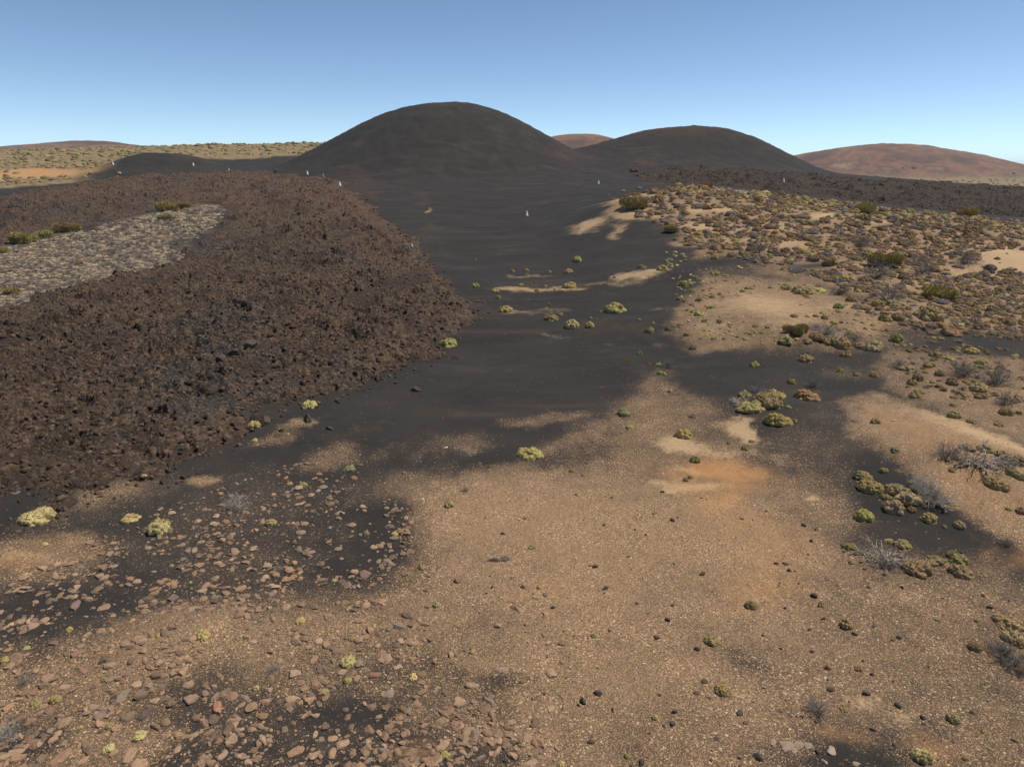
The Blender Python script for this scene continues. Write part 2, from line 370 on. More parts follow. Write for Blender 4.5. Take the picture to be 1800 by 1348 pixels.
# ------------------------------------------------------------------ materials
class NT:
    def __init__(s, name):
        s.m = bpy.data.materials.new(name); s.m.use_nodes = True
        s.t = s.m.node_tree; s.n = s.t.nodes; s.l = s.t.links
        s.b = s.n['Principled BSDF']; s.b.inputs['Roughness'].default_value = .95
        s.b.inputs['Specular IOR Level'].default_value = .15
    def new(s, t, **k):
        n = s.n.new(t)
        for a, b in k.items(): setattr(n, a, b)
        return n
    def put(s, sock, v):
        if isinstance(v, bpy.types.NodeSocket): s.l.new(v, sock)
        elif isinstance(v, (tuple, list)) and len(v) == 3 and sock.type == 'RGBA': sock.default_value = (*v, 1)
        else: sock.default_value = v
    def mix(s, f, a, b, mode='MIX'):
        n = s.new('ShaderNodeMix', data_type='RGBA', blend_type=mode)
        s.put(n.inputs[0], f); s.put(n.inputs[6], a); s.put(n.inputs[7], b)
        return n.outputs[2]
    def math(s, op, a, b=0.0, c=0.0, clamp=False):
        n = s.new('ShaderNodeMath', operation=op, use_clamp=clamp)
        s.put(n.inputs[0], a); s.put(n.inputs[1], b); s.put(n.inputs[2], c)
        return n.outputs[0]
    def ss(s, v, lo, hi):
        n = s.new('ShaderNodeMapRange', interpolation_type='SMOOTHSTEP')
        s.put(n.inputs[0], v); s.put(n.inputs[1], lo); s.put(n.inputs[2], hi)
        return n.outputs[0]
    def noise(s, co, scale, detail=3, rough=.55):
        n = s.new('ShaderNodeTexNoise'); s.l.new(co, n.inputs['Vector'])
        n.inputs['Scale'].default_value = scale; n.inputs['Detail'].default_value = detail; n.inputs['Roughness'].default_value = rough
        return n.outputs[0]
    def voro(s, co, scale, feature='F1'):
        n = s.new('ShaderNodeTexVoronoi', feature=feature); s.l.new(co, n.inputs['Vector']); n.inputs['Scale'].default_value = scale
        return n
    def ramp(s, f, stops):
        n = s.new('ShaderNodeValToRGB'); s.put(n.inputs[0], f)
        cr = n.color_ramp
        while len(cr.elements) < len(stops): cr.elements.new(.5)
        for e, (p, c) in zip(cr.elements, stops): e.position = p; e.color = (*c, 1)
        return n.outputs[0]
    def attr(s, name):
        n = s.new('ShaderNodeAttribute', attribute_name=name); return n
    def sep(s, c):
        n = s.new('ShaderNodeSeparateColor'); s.l.new(c, n.inputs[0]); return n.outputs
    def bump(s, hgt, dist, strength=1.0):
        n = s.new('ShaderNodeBump'); s.put(n.inputs['Height'], hgt); n.inputs['Distance'].default_value = dist; n.inputs['Strength'].default_value = strength
        s.l.new(n.outputs[0], s.b.inputs['Normal'])

def mat_ground():
    k = NT('ash_and_gravel')
    pos = k.new('ShaderNodeNewGeometry').outputs['Position']
    A = k.sep(k.attr('cover').outputs['Color']); B = k.sep(k.attr('region').outputs['Color'])
    t, sand, org = A[0], A[1], A[2]; far, red, rust = B[0], B[1], B[2]
    n1 = k.noise(pos, 1.3, 4, .6); n2 = k.noise(pos, .16, 4, .6); n3 = k.noise(pos, 9, 3, .6)
    nf = k.noise(pos, 60, 2, .7)
    v1 = k.voro(pos, 27); v2 = k.voro(pos, 58); v3 = k.voro(pos, 6)
    r1 = k.sep(v1.outputs['Color']); r2 = k.sep(v2.outputs['Color']); r3 = k.sep(v3.outputs['Color'])
    # black ash
    ash = k.ramp(n2, [(.3, (.0150, .0138, .0130)), (.5, (.0195, .0178, .0166)), (.72, (.0265, .0238, .0215))])
    ash = k.mix(k.math('MULTIPLY', k.ss(nf, .35, .75), .5), ash, (.050, .043, .037))
    ash = k.mix(k.ss(n1, .55, .8), ash, (.042, .035, .030))
    st = k.new('ShaderNodeMapping'); k.l.new(pos, st.inputs[0]); st.inputs['Rotation'].default_value = (0, 0, R(-28)); st.inputs['Scale'].default_value = (.07, .42, .3)
    sn = k.noise(st.outputs[0], 1.0, 5, .62)
    ash = k.mix(k.math('MULTIPLY', k.ss(sn, .5, .72), .4), ash, (.038, .032, .027))
    ash = k.mix(k.math('MULTIPLY', k.ss(sn, .48, .3), .6), ash, (.0175, .0155, .014))
    ash = k.mix(k.math('MULTIPLY', k.math('MULTIPLY', k.ss(sn, .56, .78), k.ss(nf, .45, .62)), .35), ash, (.17, .115, .072))
    ash = k.mix(k.math('MULTIPLY', k.ss(k.noise(pos, .45, 6, .72), .5, .72), .35), ash, (.028, .0225, .019))
    ash = k.mix(k.math('MULTIPLY', k.ss(k.noise(pos, .11, 5, .62), .52, .75), .16), ash, (.15, .10, .064))
    spk = k.math('MULTIPLY', k.math('GREATER_THAN', r3[0], .955), k.ss(v3.outputs['Distance'], .22, .16))
    ash = k.mix(k.math('MULTIPLY', spk, .8), ash, (.26, .18, .12))
    ash = k.mix(k.math('MULTIPLY', rust, .6), ash, (.085, .042, .029))
    # share of gravel with ragged edges
    tt = k.math('ADD', t, k.math('MULTIPLY', k.math('SUBTRACT', n1, .5), .42))
    tt = k.math('ADD', tt, k.math('MULTIPLY', k.math('SUBTRACT', n3, .5), .45))
    tt = k.math('ADD', tt, k.math('MULTIPLY', k.math('SUBTRACT', n2, .5), .85))
    tt = k.math('MULTIPLY', tt, k.ss(t, 0.0, .3), clamp=True)
    peb = k.ramp(r1[1], [(0, (.080, .054, .034)), (.35, (.20, .124, .070)), (.72, (.32, .205, .116)), (.95, (.43, .295, .175)), (1, (.52, .40, .26))])
    peb2 = k.ramp(r2[1], [(0, (.065, .045, .03)), (.4, (.175, .109, .062)), (.75, (.305, .19, .106)), (1, (.40, .275, .16))])
    soil = k.mix(n1, (.20, .126, .070), (.315, .20, .112))
    is2 = k.math('LESS_THAN', r2[0], tt)
    is1 = k.math('LESS_THAN', r1[0], k.math('MULTIPLY', tt, k.math('MULTIPLY', k.ss(k.noise(pos, .55, 4, .6), .36, .66), .62)))
    dust = k.math('MULTIPLY', k.math('ADD', tt, k.math('MULTIPLY', k.math('MULTIPLY', k.math('SUBTRACT', nf, .5), 1.2), k.ss(t, .02, .3)), clamp=True), .68)
    g = k.mix(dust, ash, soil)
    g = k.mix(is2, g, peb2)
    g = k.mix(is1, g, peb)
    # dark grit lying over the gravel
    grit = k.math('MULTIPLY', k.math('LESS_THAN', r3[0], .06), k.ss(v3.outputs['Distance'], .11, .08))
    g = k.mix(grit, g, (.032, .028, .026))
    # bare sand and orange earth
    ns = k.math('ADD', sand, k.math('MULTIPLY', k.math('SUBTRACT', n1, .5), .5))
    ns = k.math('ADD', ns, k.math('ADD', k.math('MULTIPLY', k.math('SUBTRACT', n3, .5), .7), k.math('MULTIPLY', k.math('SUBTRACT', nf, .5), .7)))
    ns = k.math('MULTIPLY', ns, k.ss(sand, 0, .2), clamp=True)
    sc = k.mix(n3, (.33, .222, .122), (.43, .30, .17))
    g = k.mix(k.math('MULTIPLY', k.ss(ns, .2, .68), .78), g, sc)
    no = k.math('MULTIPLY', k.math('ADD', org, k.math('MULTIPLY', k.math('SUBTRACT', n1, .5), .4)), k.ss(org, 0, .2), clamp=True)
    g = k.mix(k.math('MULTIPLY', k.ss(no, .05, .95), .8), g, k.mix(n3, (.30, .145, .052), (.40, .21, .085)))
    # far plain and hills
    f1 = k.noise(pos, .05, 5, .65); f2 = k.noise(pos, .35, 3, .7)
    plain = k.ramp(f1, [(.3, (.17, .12, .068)), (.5, (.215, .155, .082)), (.7, (.18, .135, .065))])
    plain = k.mix(k.ss(f2, .5, .62), plain, (.10, .084, .040))
    g = k.mix(far, g, plain)
    fs = k.new('ShaderNodeMapping'); k.l.new(pos, fs.inputs[0]); fs.inputs['Scale'].default_value = (.012, .012, .03)
    f3 = k.noise(fs.outputs[0], 1.0, 6, .62)
    hillc = k.ramp(f3, [(.32, (.060, .042, .036)), (.45, (.105, .064, .048)), (.53, (.19, .10, .062)), (.60, (.10, .064, .048)), (.72, (.30, .185, .105))])
    hillc = k.mix(k.math('MULTIPLY', k.ss(k.noise(pos, .12, 3, .7), .52, .62), .5), hillc, (.07, .055, .042))
    g = k.mix(red, g, hillc)
    pale = k.math('MULTIPLY', B[0], k.ss(k.noise(pos, .022, 2, .5), .74, .78))
    g = k.mix(pale, g, (.42, .33, .22))
    k.put(k.b.inputs['Base Color'], g)
    hh = k.math('ADD', k.math('MULTIPLY', k.math('MULTIPLY', is1, k.math('SUBTRACT', .6, v1.outputs['Distance'])), 1.0), k.math('MULTIPLY', n3, .5))
    hh = k.math('ADD', hh, k.math('MULTIPLY', k.math('MULTIPLY', is2, k.math('SUBTRACT', .6, v2.outputs['Distance'])), .5))
    hh = k.math('ADD', hh, k.math('MULTIPLY', nf, .22))
    k.bump(hh, .016, .8)
    return k.m

def mat_lava():
    k = NT('rough_lava')
    pos = k.new('ShaderNodeNewGeometry').outputs['Position']
    big = k.noise(pos, .07, 4, .6); mid = k.noise(pos, .9, 5, .65); fine = k.noise(pos, 8, 4, .7)
    v = k.voro(pos, 3.2); vr = k.sep(v.outputs['Color'])
    w = k.voro(pos, 9); wr = k.sep(w.outputs['Color'])
    brown = k.ramp(mid, [(.28, (.021, .015, .0115)), (.43, (.047, .031, .0205)), (.6, (.072, .046, .029)), (.8, (.125, .078, .048))])
    char = k.ramp(mid, [(.3, (.024, .022, .020)), (.55, (.042, .037, .033)), (.8, (.066, .057, .049))])
    c = k.mix(k.ss(big, .50, .64), brown, char)
    c = k.mix(k.math('MULTIPLY', k.math('LESS_THAN', vr[0], .16), .6), c, (.125, .074, .046))
    c = k.mix(k.math('MULTIPLY', k.math('LESS_THAN', wr[0], .13), .6), c, (.17, .115, .08))
    c = k.mix(k.math('MULTIPLY', k.math('GREATER_THAN', wr[0], .8), .5), c, (.026, .023, .022))
    c = k.mix(k.math('MULTIPLY', k.ss(fine, .45, .8), .35), c, (.125, .090, .068))
    rr = k.sep(k.attr('cover').outputs['Color'])
    c = k.mix(k.math('MULTIPLY', rr[0], k.ss(k.math('ADD', mid, k.math('MULTIPLY', fine, .4)), .5, .95)), c, (.125, .066, .042))
    c = k.mix(k.math('MULTIPLY', rr[1], .7), c, (.026, .019, .0155))
    k.put(k.b.inputs['Base Color'], c)
    hh = k.math('ADD', k.math('MULTIPLY', fine, 1.0), k.math('MULTIPLY', v.outputs['Distance'], -.9))
    hh = k.math('ADD', hh, k.math('MULTIPLY', k.noise(pos, 30, 2, .6), .3))
    k.bump(hh, .10, 1.0)
    return k.m

def mat_rock():
    k = NT('weathered_rock')
    tc = k.new('ShaderNodeTexCoord').outputs['Object']; oi = k.new('ShaderNodeObjectInfo')
    pos = k.new('ShaderNodeNewGeometry').outputs['Position']
    col = k.mix(1.0, oi.outputs['Color'], k.attr('tint').outputs['Color'], 'MULTIPLY')
    n = k.noise(pos, 9, 5, .65); n2 = k.noise(pos, 45, 3, .6)
    c = k.mix(k.ss(n, .5, .75), col, k.mix(.5, col, (.07, .05, .04)))
    c = k.mix(k.math('MULTIPLY', k.ss(n2, .55, .7), .4), c, k.mix(.5, col, (.36, .27, .2)))
    k.put(k.b.inputs['Base Color'], c)
    k.bump(k.math('ADD', n, k.math('MULTIPLY', n2, .4)), .06, .9)
    return k.m

def mat_shrub():
    k = NT('cushion_leaves')
    tc = k.new('ShaderNodeTexCoord').outputs['Object']; oi = k.new('ShaderNodeObjectInfo')
    pos = k.new('ShaderNodeNewGeometry').outputs['Position']
    col = k.mix(1.0, oi.outputs['Color'], k.attr('tint').outputs['Color'], 'MULTIPLY')
    n = k.noise(pos, 1.7, 3, .6); nf = k.noise(pos, 26, 3, .7); v = k.voro(pos, 22); vr = k.sep(v.outputs['Color'])
    c = k.mix(k.ss(n, .52, .70), col, k.mix(.72, col, (.17, .115, .065)))
    c = k.mix(k.math('MULTIPLY', vr[0], .3), c, k.mix(.5, c, (.05, .04, .022)))
    c = k.mix(k.math('MULTIPLY', k.ss(nf, .5, .75), .35), c, k.mix(.5, c, (.42, .38, .19)))
    k.put(k.b.inputs['Base Color'], c)
    k.b.inputs['Roughness'].default_value = .9
    k.bump(k.math('SUBTRACT', nf, v.outputs['Distance']), .012, .8)
    return k.m

def mat_plain(name, c1, c2, scale=6, rough=.95):
    k = NT(name)
    oi = k.new('ShaderNodeObjectInfo'); pos = k.new('ShaderNodeNewGeometry').outputs['Position']
    n = k.noise(pos, scale, 4, .6)
    k.put(k.b.inputs['Base Color'], k.mix(1.0, k.mix(k.ss(n, .3, .7), c1, c2), oi.outputs['Color'], 'MULTIPLY'))
    k.b.inputs['Roughness'].default_value = rough
    k.bump(n, .01, .5)
    return k.m

def mat_pebble():
    k = NT('loose_pebbles')
    pos = k.new('ShaderNodeNewGeometry').outputs['Position']
    a = k.attr('tint').outputs['Color']
    k.put(k.b.inputs['Base Color'], k.mix(k.math('MULTIPLY', k.noise(pos, 60, 2), .5), a, k.mix(.4, a, (.06, .045, .035))))
    return k.m

M_GROUND, M_LAVA, M_ROCK, M_SHRUB, M_PEB = mat_ground(), mat_lava(), mat_rock(), mat_shrub(), mat_pebble()
M_TWIG = mat_plain('dry_grey_twigs', (.20, .175, .155), (.33, .295, .265), 5)
M_BARK = mat_plain('bleached_branches', (.24, .19, .15), (.42, .36, .30), 9)
M_BLADE = mat_plain('broom_stems', (.9, .9, .9), (1.25, 1.2, 1.05), 3)
M_WHITE = mat_plain('white_paint', (.78, .77, .75), (.66, .65, .62), 8, .6)

# ------------------------------------------------------------------ mesh helpers
def tag(o, label=None, cat=None, group=None, kind=None):
    if label: o['label'] = label
    if cat: o['category'] = cat
    if group: o['group'] = group
    if kind: o['kind'] = kind
    return o

def mesh_np(name, V, F, mat, smooth=True):
    me = bpy.data.meshes.new(name)
    V = np.ascontiguousarray(V, np.float32); F = np.ascontiguousarray(F, np.int32); n = F.shape[1]
    me.vertices.add(len(V)); me.vertices.foreach_set('co', V.ravel())
    me.loops.add(F.size); me.loops.foreach_set('vertex_index', F.ravel())
    me.polygons.add(len(F)); me.polygons.foreach_set('loop_start', np.arange(0, F.size, n, dtype=np.int32))
    me.polygons.foreach_set('loop_total', np.full(len(F), n, np.int32))
    me.polygons.foreach_set('use_smooth', np.full(len(F), smooth, bool))
    me.update(calc_edges=True)
    me.materials.append(mat)
    return me
def vattr(me, name, C):
    a = me.attributes.new(name, 'FLOAT_COLOR', 'POINT')
    a.data.foreach_set('color', np.ascontiguousarray(np.concatenate([C, np.ones((len(C), 1))], 1), np.float32).ravel())
def link(name, me, parent=None):
    o = bpy.data.objects.new(name, me); COL.objects.link(o)
    if parent: o.parent = parent
    return o
def grid_faces(nr, nc, keep=None):
    i = np.arange(nr - 1)[:, None] * nc + np.arange(nc - 1)[None]
    F = np.stack([i, i + 1, i + nc + 1, i + nc], -1).reshape(-1, 4)
    return F if keep is None else F[keep]
def compact(V, F, *att):
    used = np.zeros(len(V), bool); used[F.ravel()] = True
    idx = np.cumsum(used) - 1
    return (V[used], idx[F]) + tuple(a[used] for a in att)

# ------------------------------------------------------------------ the ground and its hills (one height field, split where the hills begin)
def build_ground():
    ys = [2.0]
    while ys[-1] < 40: ys.append(ys[-1] + max(.06, ys[-1] ** 2 * 2 / (683 * 12)))
    while ys[-1] < 330: ys.append(ys[-1] * 1.005)
    while ys[-1] < 18000: ys.append(ys[-1] * 1.013)
    ys = np.array(ys); a = np.linspace(-1.4, 1.4, 1250)
    X = (a[None] * ys[:, None]).ravel(); Y = np.repeat(ys, len(a))
    Z = zground(X, Y)
    t, sand, org, far, red, rust = tan_masks(X, Y)
    V = np.stack([X, Y, Z], 1)
    cov = np.stack([t, sand, org], 1); reg = np.stack([far, red, rust], 1)
    F = grid_faces(len(ys), len(a))
    c = V[F].mean(1)
    zb = zbase(c[:, 0], c[:, 1])
    zone = np.zeros(len(F), int)
    for i, (d, lift) in enumerate(((D_MAIN, 1.0), (D_SEC, 1.5), (D_SML, 1.0), (D_FR, 4), (D_FM, 4), (D_FL, 4))):
        m = np.hypot(c[:, 0] - d.xc, (c[:, 1] - d.yc) / d.ex) < d.rm * .97
        dz = np.full(len(F), -99.0); dz[m] = d.z(c[m, 0], c[m, 1]) - zb[m]
        zone[(dz > lift) & (zone == 0)] = i + 1
    names = [('ground', 'black ash ground with tan gravel and pale sand in front of the hills', 'ground'),
             ('hill', 'tallest smooth black cinder cone with a rusty summit', 'hill'),
             ('hill', 'second lower black cinder cone to the right of the tallest one', 'hill'),
             ('hill', 'small low black ash cone in front of the scrub plain', 'hill'),
             ('hill', 'distant reddish brown hill with orange streaks above the far plain', 'hill'),
             ('hill', 'pinkish distant hill peeping between the two black cones', 'hill'),
             ('hill', 'distant mauve hill behind the olive scrub plain', 'hill')]
    for i, (nm, lab, cat) in enumerate(names):
        v, f, c1, c2 = compact(V, F[zone == i], cov, reg)
        me = mesh_np(nm, v, f, M_GROUND); vattr(me, 'cover', c1); vattr(me, 'region', c2)
        tag(link(nm, me), lab, cat, None, 'structure')
build_ground()
print('ground', time.time() - T0)

# ------------------------------------------------------------------ lava fields
def lava_shape(poly, hole, X, Y, T):
    """height of the clinker above the ground (negative outside)"""
    Yc = np.maximum(Y, 5)
    Wx = X + 1.3 * fbm(X / 4, Y / 4, 51, 3) + .012 * Yc * fbm(X / 14, Y / 14, 53, 2)
    Wy = Y + 1.6 * fbm(X / 4, Y / 4, 57, 3) + .02 * Yc * fbm(X / 14, Y / 14, 59, 2)
    d = sdf(poly, Wx, Wy)
    if hole is not None: d = np.minimum(d, -sdf(hole, Wx, Wy))
    edge = sstep(-.6, 3.4, d) * .5 + sstep(1.5, 16, d) * .5
    swell = fbm(X / 16, Y / 16, 61, 3)
    h = edge * (T + .5 * T * swell * .6) - .35 + .25 * sstep(-.5, .8, d)
    rough = sstep(-.8, 1.2, d)
    f1, f2, cid = worley(X / 1.5 + .3 * vnoise(X, Y, 3), Y / 1.5, 63)
    g1, g2, gid = worley(X / .62, Y / .62 + .3 * vnoise(X * 2, Y * 2, 5), 67)
    act = .35 + .65 * sstep(-.5, .5, fbm(X / 9, Y / 9, 71, 3))           # rougher and smoother stretches
    blocks = (np.minimum(f2 - f1, .5) * .9 + (cid - .5) * .34)
    small = (np.minimum(g2 - g1, .45) * .5 + (gid - .5) * .2)
    rid = 1 - np.abs(fbm(X / 5, Y / 5, 73, 4)) * 1.6
    spikes = np.maximum(cid - .9, 0) * 7 * np.maximum(.55 - f1, 0)
    rough = rough * (.55 + .45 * sstep(.5, 7, d))
    r = .38 * blocks * act + .32 * small + .42 * rid * act + .3 * np.minimum(fbm(X / 2.6, Y / 2.6, 75, 3), .15) * act + .16 * fbm(X / .35, Y / .35, 79, 2) + spikes * .8
    pit = sstep(.30, .55, fbm(X / 2.3, Y / 2.6, 76, 3)); heap = sstep(.15, .75, fbm(X / 5.5, Y / 6.5, 77, 3))
    r = (r * .85 + heap * (.5 + .55 * blocks) - .5 * pit * act) * (1 - .65 * hollow(X, Y))
    return h + rough * r, d

def hollow(X, Y):
    """stretches where ash has filled the clinker"""
    return sstep(.28, .62, fbm(X / 7.5, Y / 11, 87, 4))

def build_lava(name, label, poly, hole, arange, yr, nc, step, T, seed):
    ys = [yr[0]]
    while ys[-1] < yr[1]: ys.append(ys[-1] * (1 + step))
    ys = np.array(ys); a = np.linspace(*arange, nc)
    X = (a[None] * ys[:, None]).ravel(); Y = np.repeat(ys, nc)
    dx = (a[1] - a[0]) * Y
    X = X + dx * .35 * (_h(np.arange(len(X)), np.arange(len(X)) * 0, 5) - .5); Y = Y * (1 + step * .35 * (_h(np.arange(len(X)), np.arange(len(X)) * 0 + 3, 9) - .5))
    h, d = lava_shape(poly, hole, X, Y, T)
    Z = zground(X, Y) + h
    V = np.stack([X, Y, Z], 1)
    F = grid_faces(len(ys), nc)
    F = F[(h[F] > -.12).any(1)]
    rust = np.zeros(len(X))
    for e in ((560, 330, 90, 40, 30), (430, 345, 150, 30, 0), (640, 370, 60, 40, 40), (160, 345, 160, 16, -6)):
        p = ell_px(*e, ymax=230); layer(rust, p, X, Y, .4, 4)
    ashy = np.zeros(len(X))
    for e in ((110, 830, 150, 60, -15), (60, 650, 120, 50, -10), (520, 470, 90, 22, 10), (700, 590, 70, 30, 0), (560, 640, 60, 18, 0), (330, 300, 60, 6, 0)):
        p = ell_px(*e, ymax=230); layer(ashy, p, X, Y, .8, 2.5)
    dustm = sstep(1.5, -.3, d) * .5
    C = np.stack([rust, np.maximum(np.maximum(ashy * sstep(-.4, .5, fbm(X / 2.5, Y / 2.5, 83, 3)), dustm), .9 * hollow(X, Y)), rust * 0], 1)
    if seed == 2: C[:, 0] = 0; C[:, 1] = .75 + .25 * sstep(-.3, .3, fbm(X / 8, Y / 8, 85, 2))
    V, F, C = compact(V, F, C)
    me = mesh_np(name, V, F, M_LAVA, False); vattr(me, 'cover', C)
    return tag(link(name, me), label, 'lava field', None, 'structure')
build_lava('lava_terrain', 'broad tongue of rough brown clinker lava on the black ash', LAVA_L, KIPUKA, (-1.25, -.02), (15, 245), 1120, .0036, 1.15, 1)
build_lava('lava_terrain', 'dark rough lava band behind the scrubby hillside', LAVA_R, None, (.1, 1.3), (112, 262), 760, .0038, .9, 2)
print('lava', time.time() - T0)

def lava_top(X, Y):
    """ground or lava surface, whichever is higher"""
    z = zground(X, Y)
    out = z.copy()
    for poly, hole, T in ((LAVA_L, KIPUKA, 1.15), (LAVA_R, None, .9)):
        h, d = lava_shape(poly, hole, X, Y, T)
        out = np.maximum(out, z + np.where(d > -3, h, -9))
    return out

# ------------------------------------------------------------------ prototypes
def ico(sub):
    bm = bmesh.new(); bmesh.ops.create_icosphere(bm, subdivisions=sub, radius=1)
    V = np.array([v.co[:] for v in bm.verts]); F = np.array([[v.index for v in f.verts] for f in bm.faces]); bm.free()
    return V, F
ICO = {s: ico(s) for s in (1, 2, 3, 4, 5)}

def n3(V, s, seed):
    return (vnoise(V[:, 0] * s + 5.1, V[:, 1] * s + V[:, 2] * s * .7, seed) + vnoise(V[:, 1] * s - 3.3, V[:, 2] * s - V[:, 0] * s * .6, seed + 1)) * .7

def w3(V, s, seed):
    """nearest distance to points strewn over the unit sphere"""
    rng = np.random.default_rng(seed); n = int(s)
    P = rng.normal(size=(n, 3)); P /= np.linalg.norm(P, axis=1)[:, None]
    D = V / np.linalg.norm(V, axis=1)[:, None]
    return np.sqrt(np.maximum(0, 2 - 2 * (D @ P.T).max(1)))

def cushion_geo(seed, sub=5, lobes=5, flat=.5, spread=.55, clumps=170):
    """rounded lumpy cushion plant, about 1 m radius at z >= 0"""
    rng = np.random.default_rng(seed)
    V, F = ICO[sub]
    D = V.copy()
    r = np.full(len(D), .05)
    L = [(0, 0, 0, .68, .68, flat)]
    for i in range(lobes):
        an = rng.uniform(0, 6.28); q = rng.uniform(.3, 1) * spread; s = rng.uniform(.32, .55)
        L.append((q*math.cos(an), q*math.sin(an), rng.uniform(-.05, .12), s, s * rng.uniform(.8, 1.1), flat * rng.uniform(.55, 1.05)))
    for cx, cy, cz, a, b, c in L:
        S = np.array([1/a, 1/b, 1/c]); o = -np.array([cx, cy, cz]) * S; d = D * S
        A = (d*d).sum(1); Bq = (d*o).sum(1); Cq = (o*o).sum() - 1
        disc = Bq*Bq - A*Cq
        rr = np.where(disc > 0, (-Bq + np.sqrt(np.maximum(disc, 0))) / A, 0)
        r = np.maximum(r, rr)
    g = w3(V, clumps, seed + 3)
    g2 = w3(V, clumps * 7, seed + 4)
    r = r * (1 + .10 * n3(V, 1.8, seed)) - .85 / math.sqrt(clumps / 60) * np.minimum(g * math.sqrt(clumps / 60), .55) ** 1.8 - .22 * np.minimum(g2 * 2, .3) + .03 * n3(V, 14, seed + 9)
    P = D * np.maximum(r, .05)[:, None]
    P[:, 2] = np.where(P[:, 2] < 0, P[:, 2] * .25, P[:, 2])
    return P, F

def add_tufts(P, F, n, size, seed):
    """small leaf-sized blades standing out of a cushion's surface"""
    rng = np.random.default_rng(seed)
    tri = P[F]; nr = np.cross(tri[:, 1] - tri[:, 0], tri[:, 2] - tri[:, 0]); ar = np.linalg.norm(nr, axis=1)
    ok = tri.mean(1)[:, 2] > -.02
    pr = ar * ok; pr /= pr.sum()
    k = rng.choice(len(F), n, p=pr)
    nn = nr[k] / ar[k][:, None]
    c = tri[k].mean(1)
    t = np.cross(nn, rng.normal(size=(n, 3))); t /= np.linalg.norm(t, axis=1)[:, None]
    s = size * rng.uniform(.5, 1.4, (n, 1))
    up = nn + rng.normal(size=(n, 3)) * .45
    A = c - t * s * .4 - nn * s * .2; Bv = c + t * s * .4 - nn * s * .2; Cv = c + up * s
    W = np.stack([A, Bv, Cv], 1).reshape(-1, 3)
    return np.concatenate([P, W]), np.concatenate([F, len(P) + np.arange(3*n).reshape(-1, 3)])

def tinted(me, n, seed, amt=.18):
    rng = np.random.default_rng(seed)
    return np.ones((n, 3)) * (1 + amt * (rng.random((n, 1)) - .5) * 2) * (1 + .06 * rng.normal(size=(n, 3)))

def make_cushion_mesh(name, seed, **kw):
    P, F = cushion_geo(seed, **kw)
    n0 = len(P)
    P, F = add_tufts(P, F, 2600, .036, seed)
    me = mesh_np(name, P, F, M_SHRUB)
    T = np.ones((len(P), 3)); rng = np.random.default_rng(seed)
    T[n0:] = np.repeat(.75 + .6 * rng.random(((len(P) - n0) // 3, 1)), 3, 0)
    vattr(me, 'tint', T)
    return me

def tubes(paths, sides=4):
    """paths: list of (points n x 3, radii n)"""
    VV, FF = [], []; b = 0
    for pts, rad in paths:
        pts = np.asarray(pts, float); n = len(pts)
        tg = np.gradient(pts, axis=0); tg /= np.linalg.norm(tg, axis=1)[:, None] + 1e-9
        ref = np.array([.3, .2, 1.0]) if abs(tg[0, 2]) < .8 else np.array([1.0, .1, 0])
        s = np.cross(tg, ref); s /= np.linalg.norm(s, axis=1)[:, None] + 1e-9
        q = np.cross(tg, s)
        an = np.linspace(0, 2*math.pi, sides + 1)[:-1]
        ring = pts[:, None] + np.asarray(rad)[:, None, None] * (np.cos(an)[None, :, None] * s[:, None] + np.sin(an)[None, :, None] * q[:, None])
        VV.append(ring.reshape(-1, 3))
        i = np.arange(n - 1)[:, None] * sides + np.arange(sides)[None]; j = np.arange(n - 1)[:, None] * sides + (np.arange(sides)[None] + 1) % sides
        FF.append((b + np.stack([i, j, j + sides, i + sides], -1)).reshape(-1, 4)); b += n * sides
    return np.concatenate(VV), np.concatenate(FF)

def twig_mesh(name, seed, stems=70, flat=.6, thick=.012, sprawl=False, mat=None):
    rng = np.random.default_rng(seed); paths = []
    def grow(p, d, L, r, lev):
        n = 5; pts = [p]; q = d / np.linalg.norm(d)
        for i in range(n):
            q = q + rng.normal(size=3) * (.28 if sprawl else .2) + np.array([0, 0, .02 if sprawl else .05])
            q /= np.linalg.norm(q); pts.append(pts[-1] + q * L / n)
            if pts[-1][2] < .02: pts[-1][2] = .02 + .03 * rng.random()
        paths.append((np.array(pts), np.linspace(r, r * .45, n + 1)))
        if lev > 0:
            for j in range(rng.integers(2, 5)):
                k = rng.integers(2, n + 1)
                grow(pts[k], q + rng.normal(size=3) * .55, L * rng.uniform(.35, .6), r * .6, lev - 1)
    for i in range(stems):
        an = rng.uniform(0, 6.28); el = (rng.uniform(.02, .5) if sprawl else rng.uniform(.1, 1.4))
        d = np.array([math.cos(an) * math.cos(el), math.sin(an) * math.cos(el), math.sin(el) * flat])
        base = np.array([math.cos(an), math.sin(an), 0]) * rng.uniform(0, .25) + np.array([0, 0, .03])
        grow(base, d, rng.uniform(.45, .85), thick * rng.uniform(.7, 1.3), 2)
    V, F = tubes(paths, 3)
    return mesh_np(name, V, F, mat or M_TWIG, True)

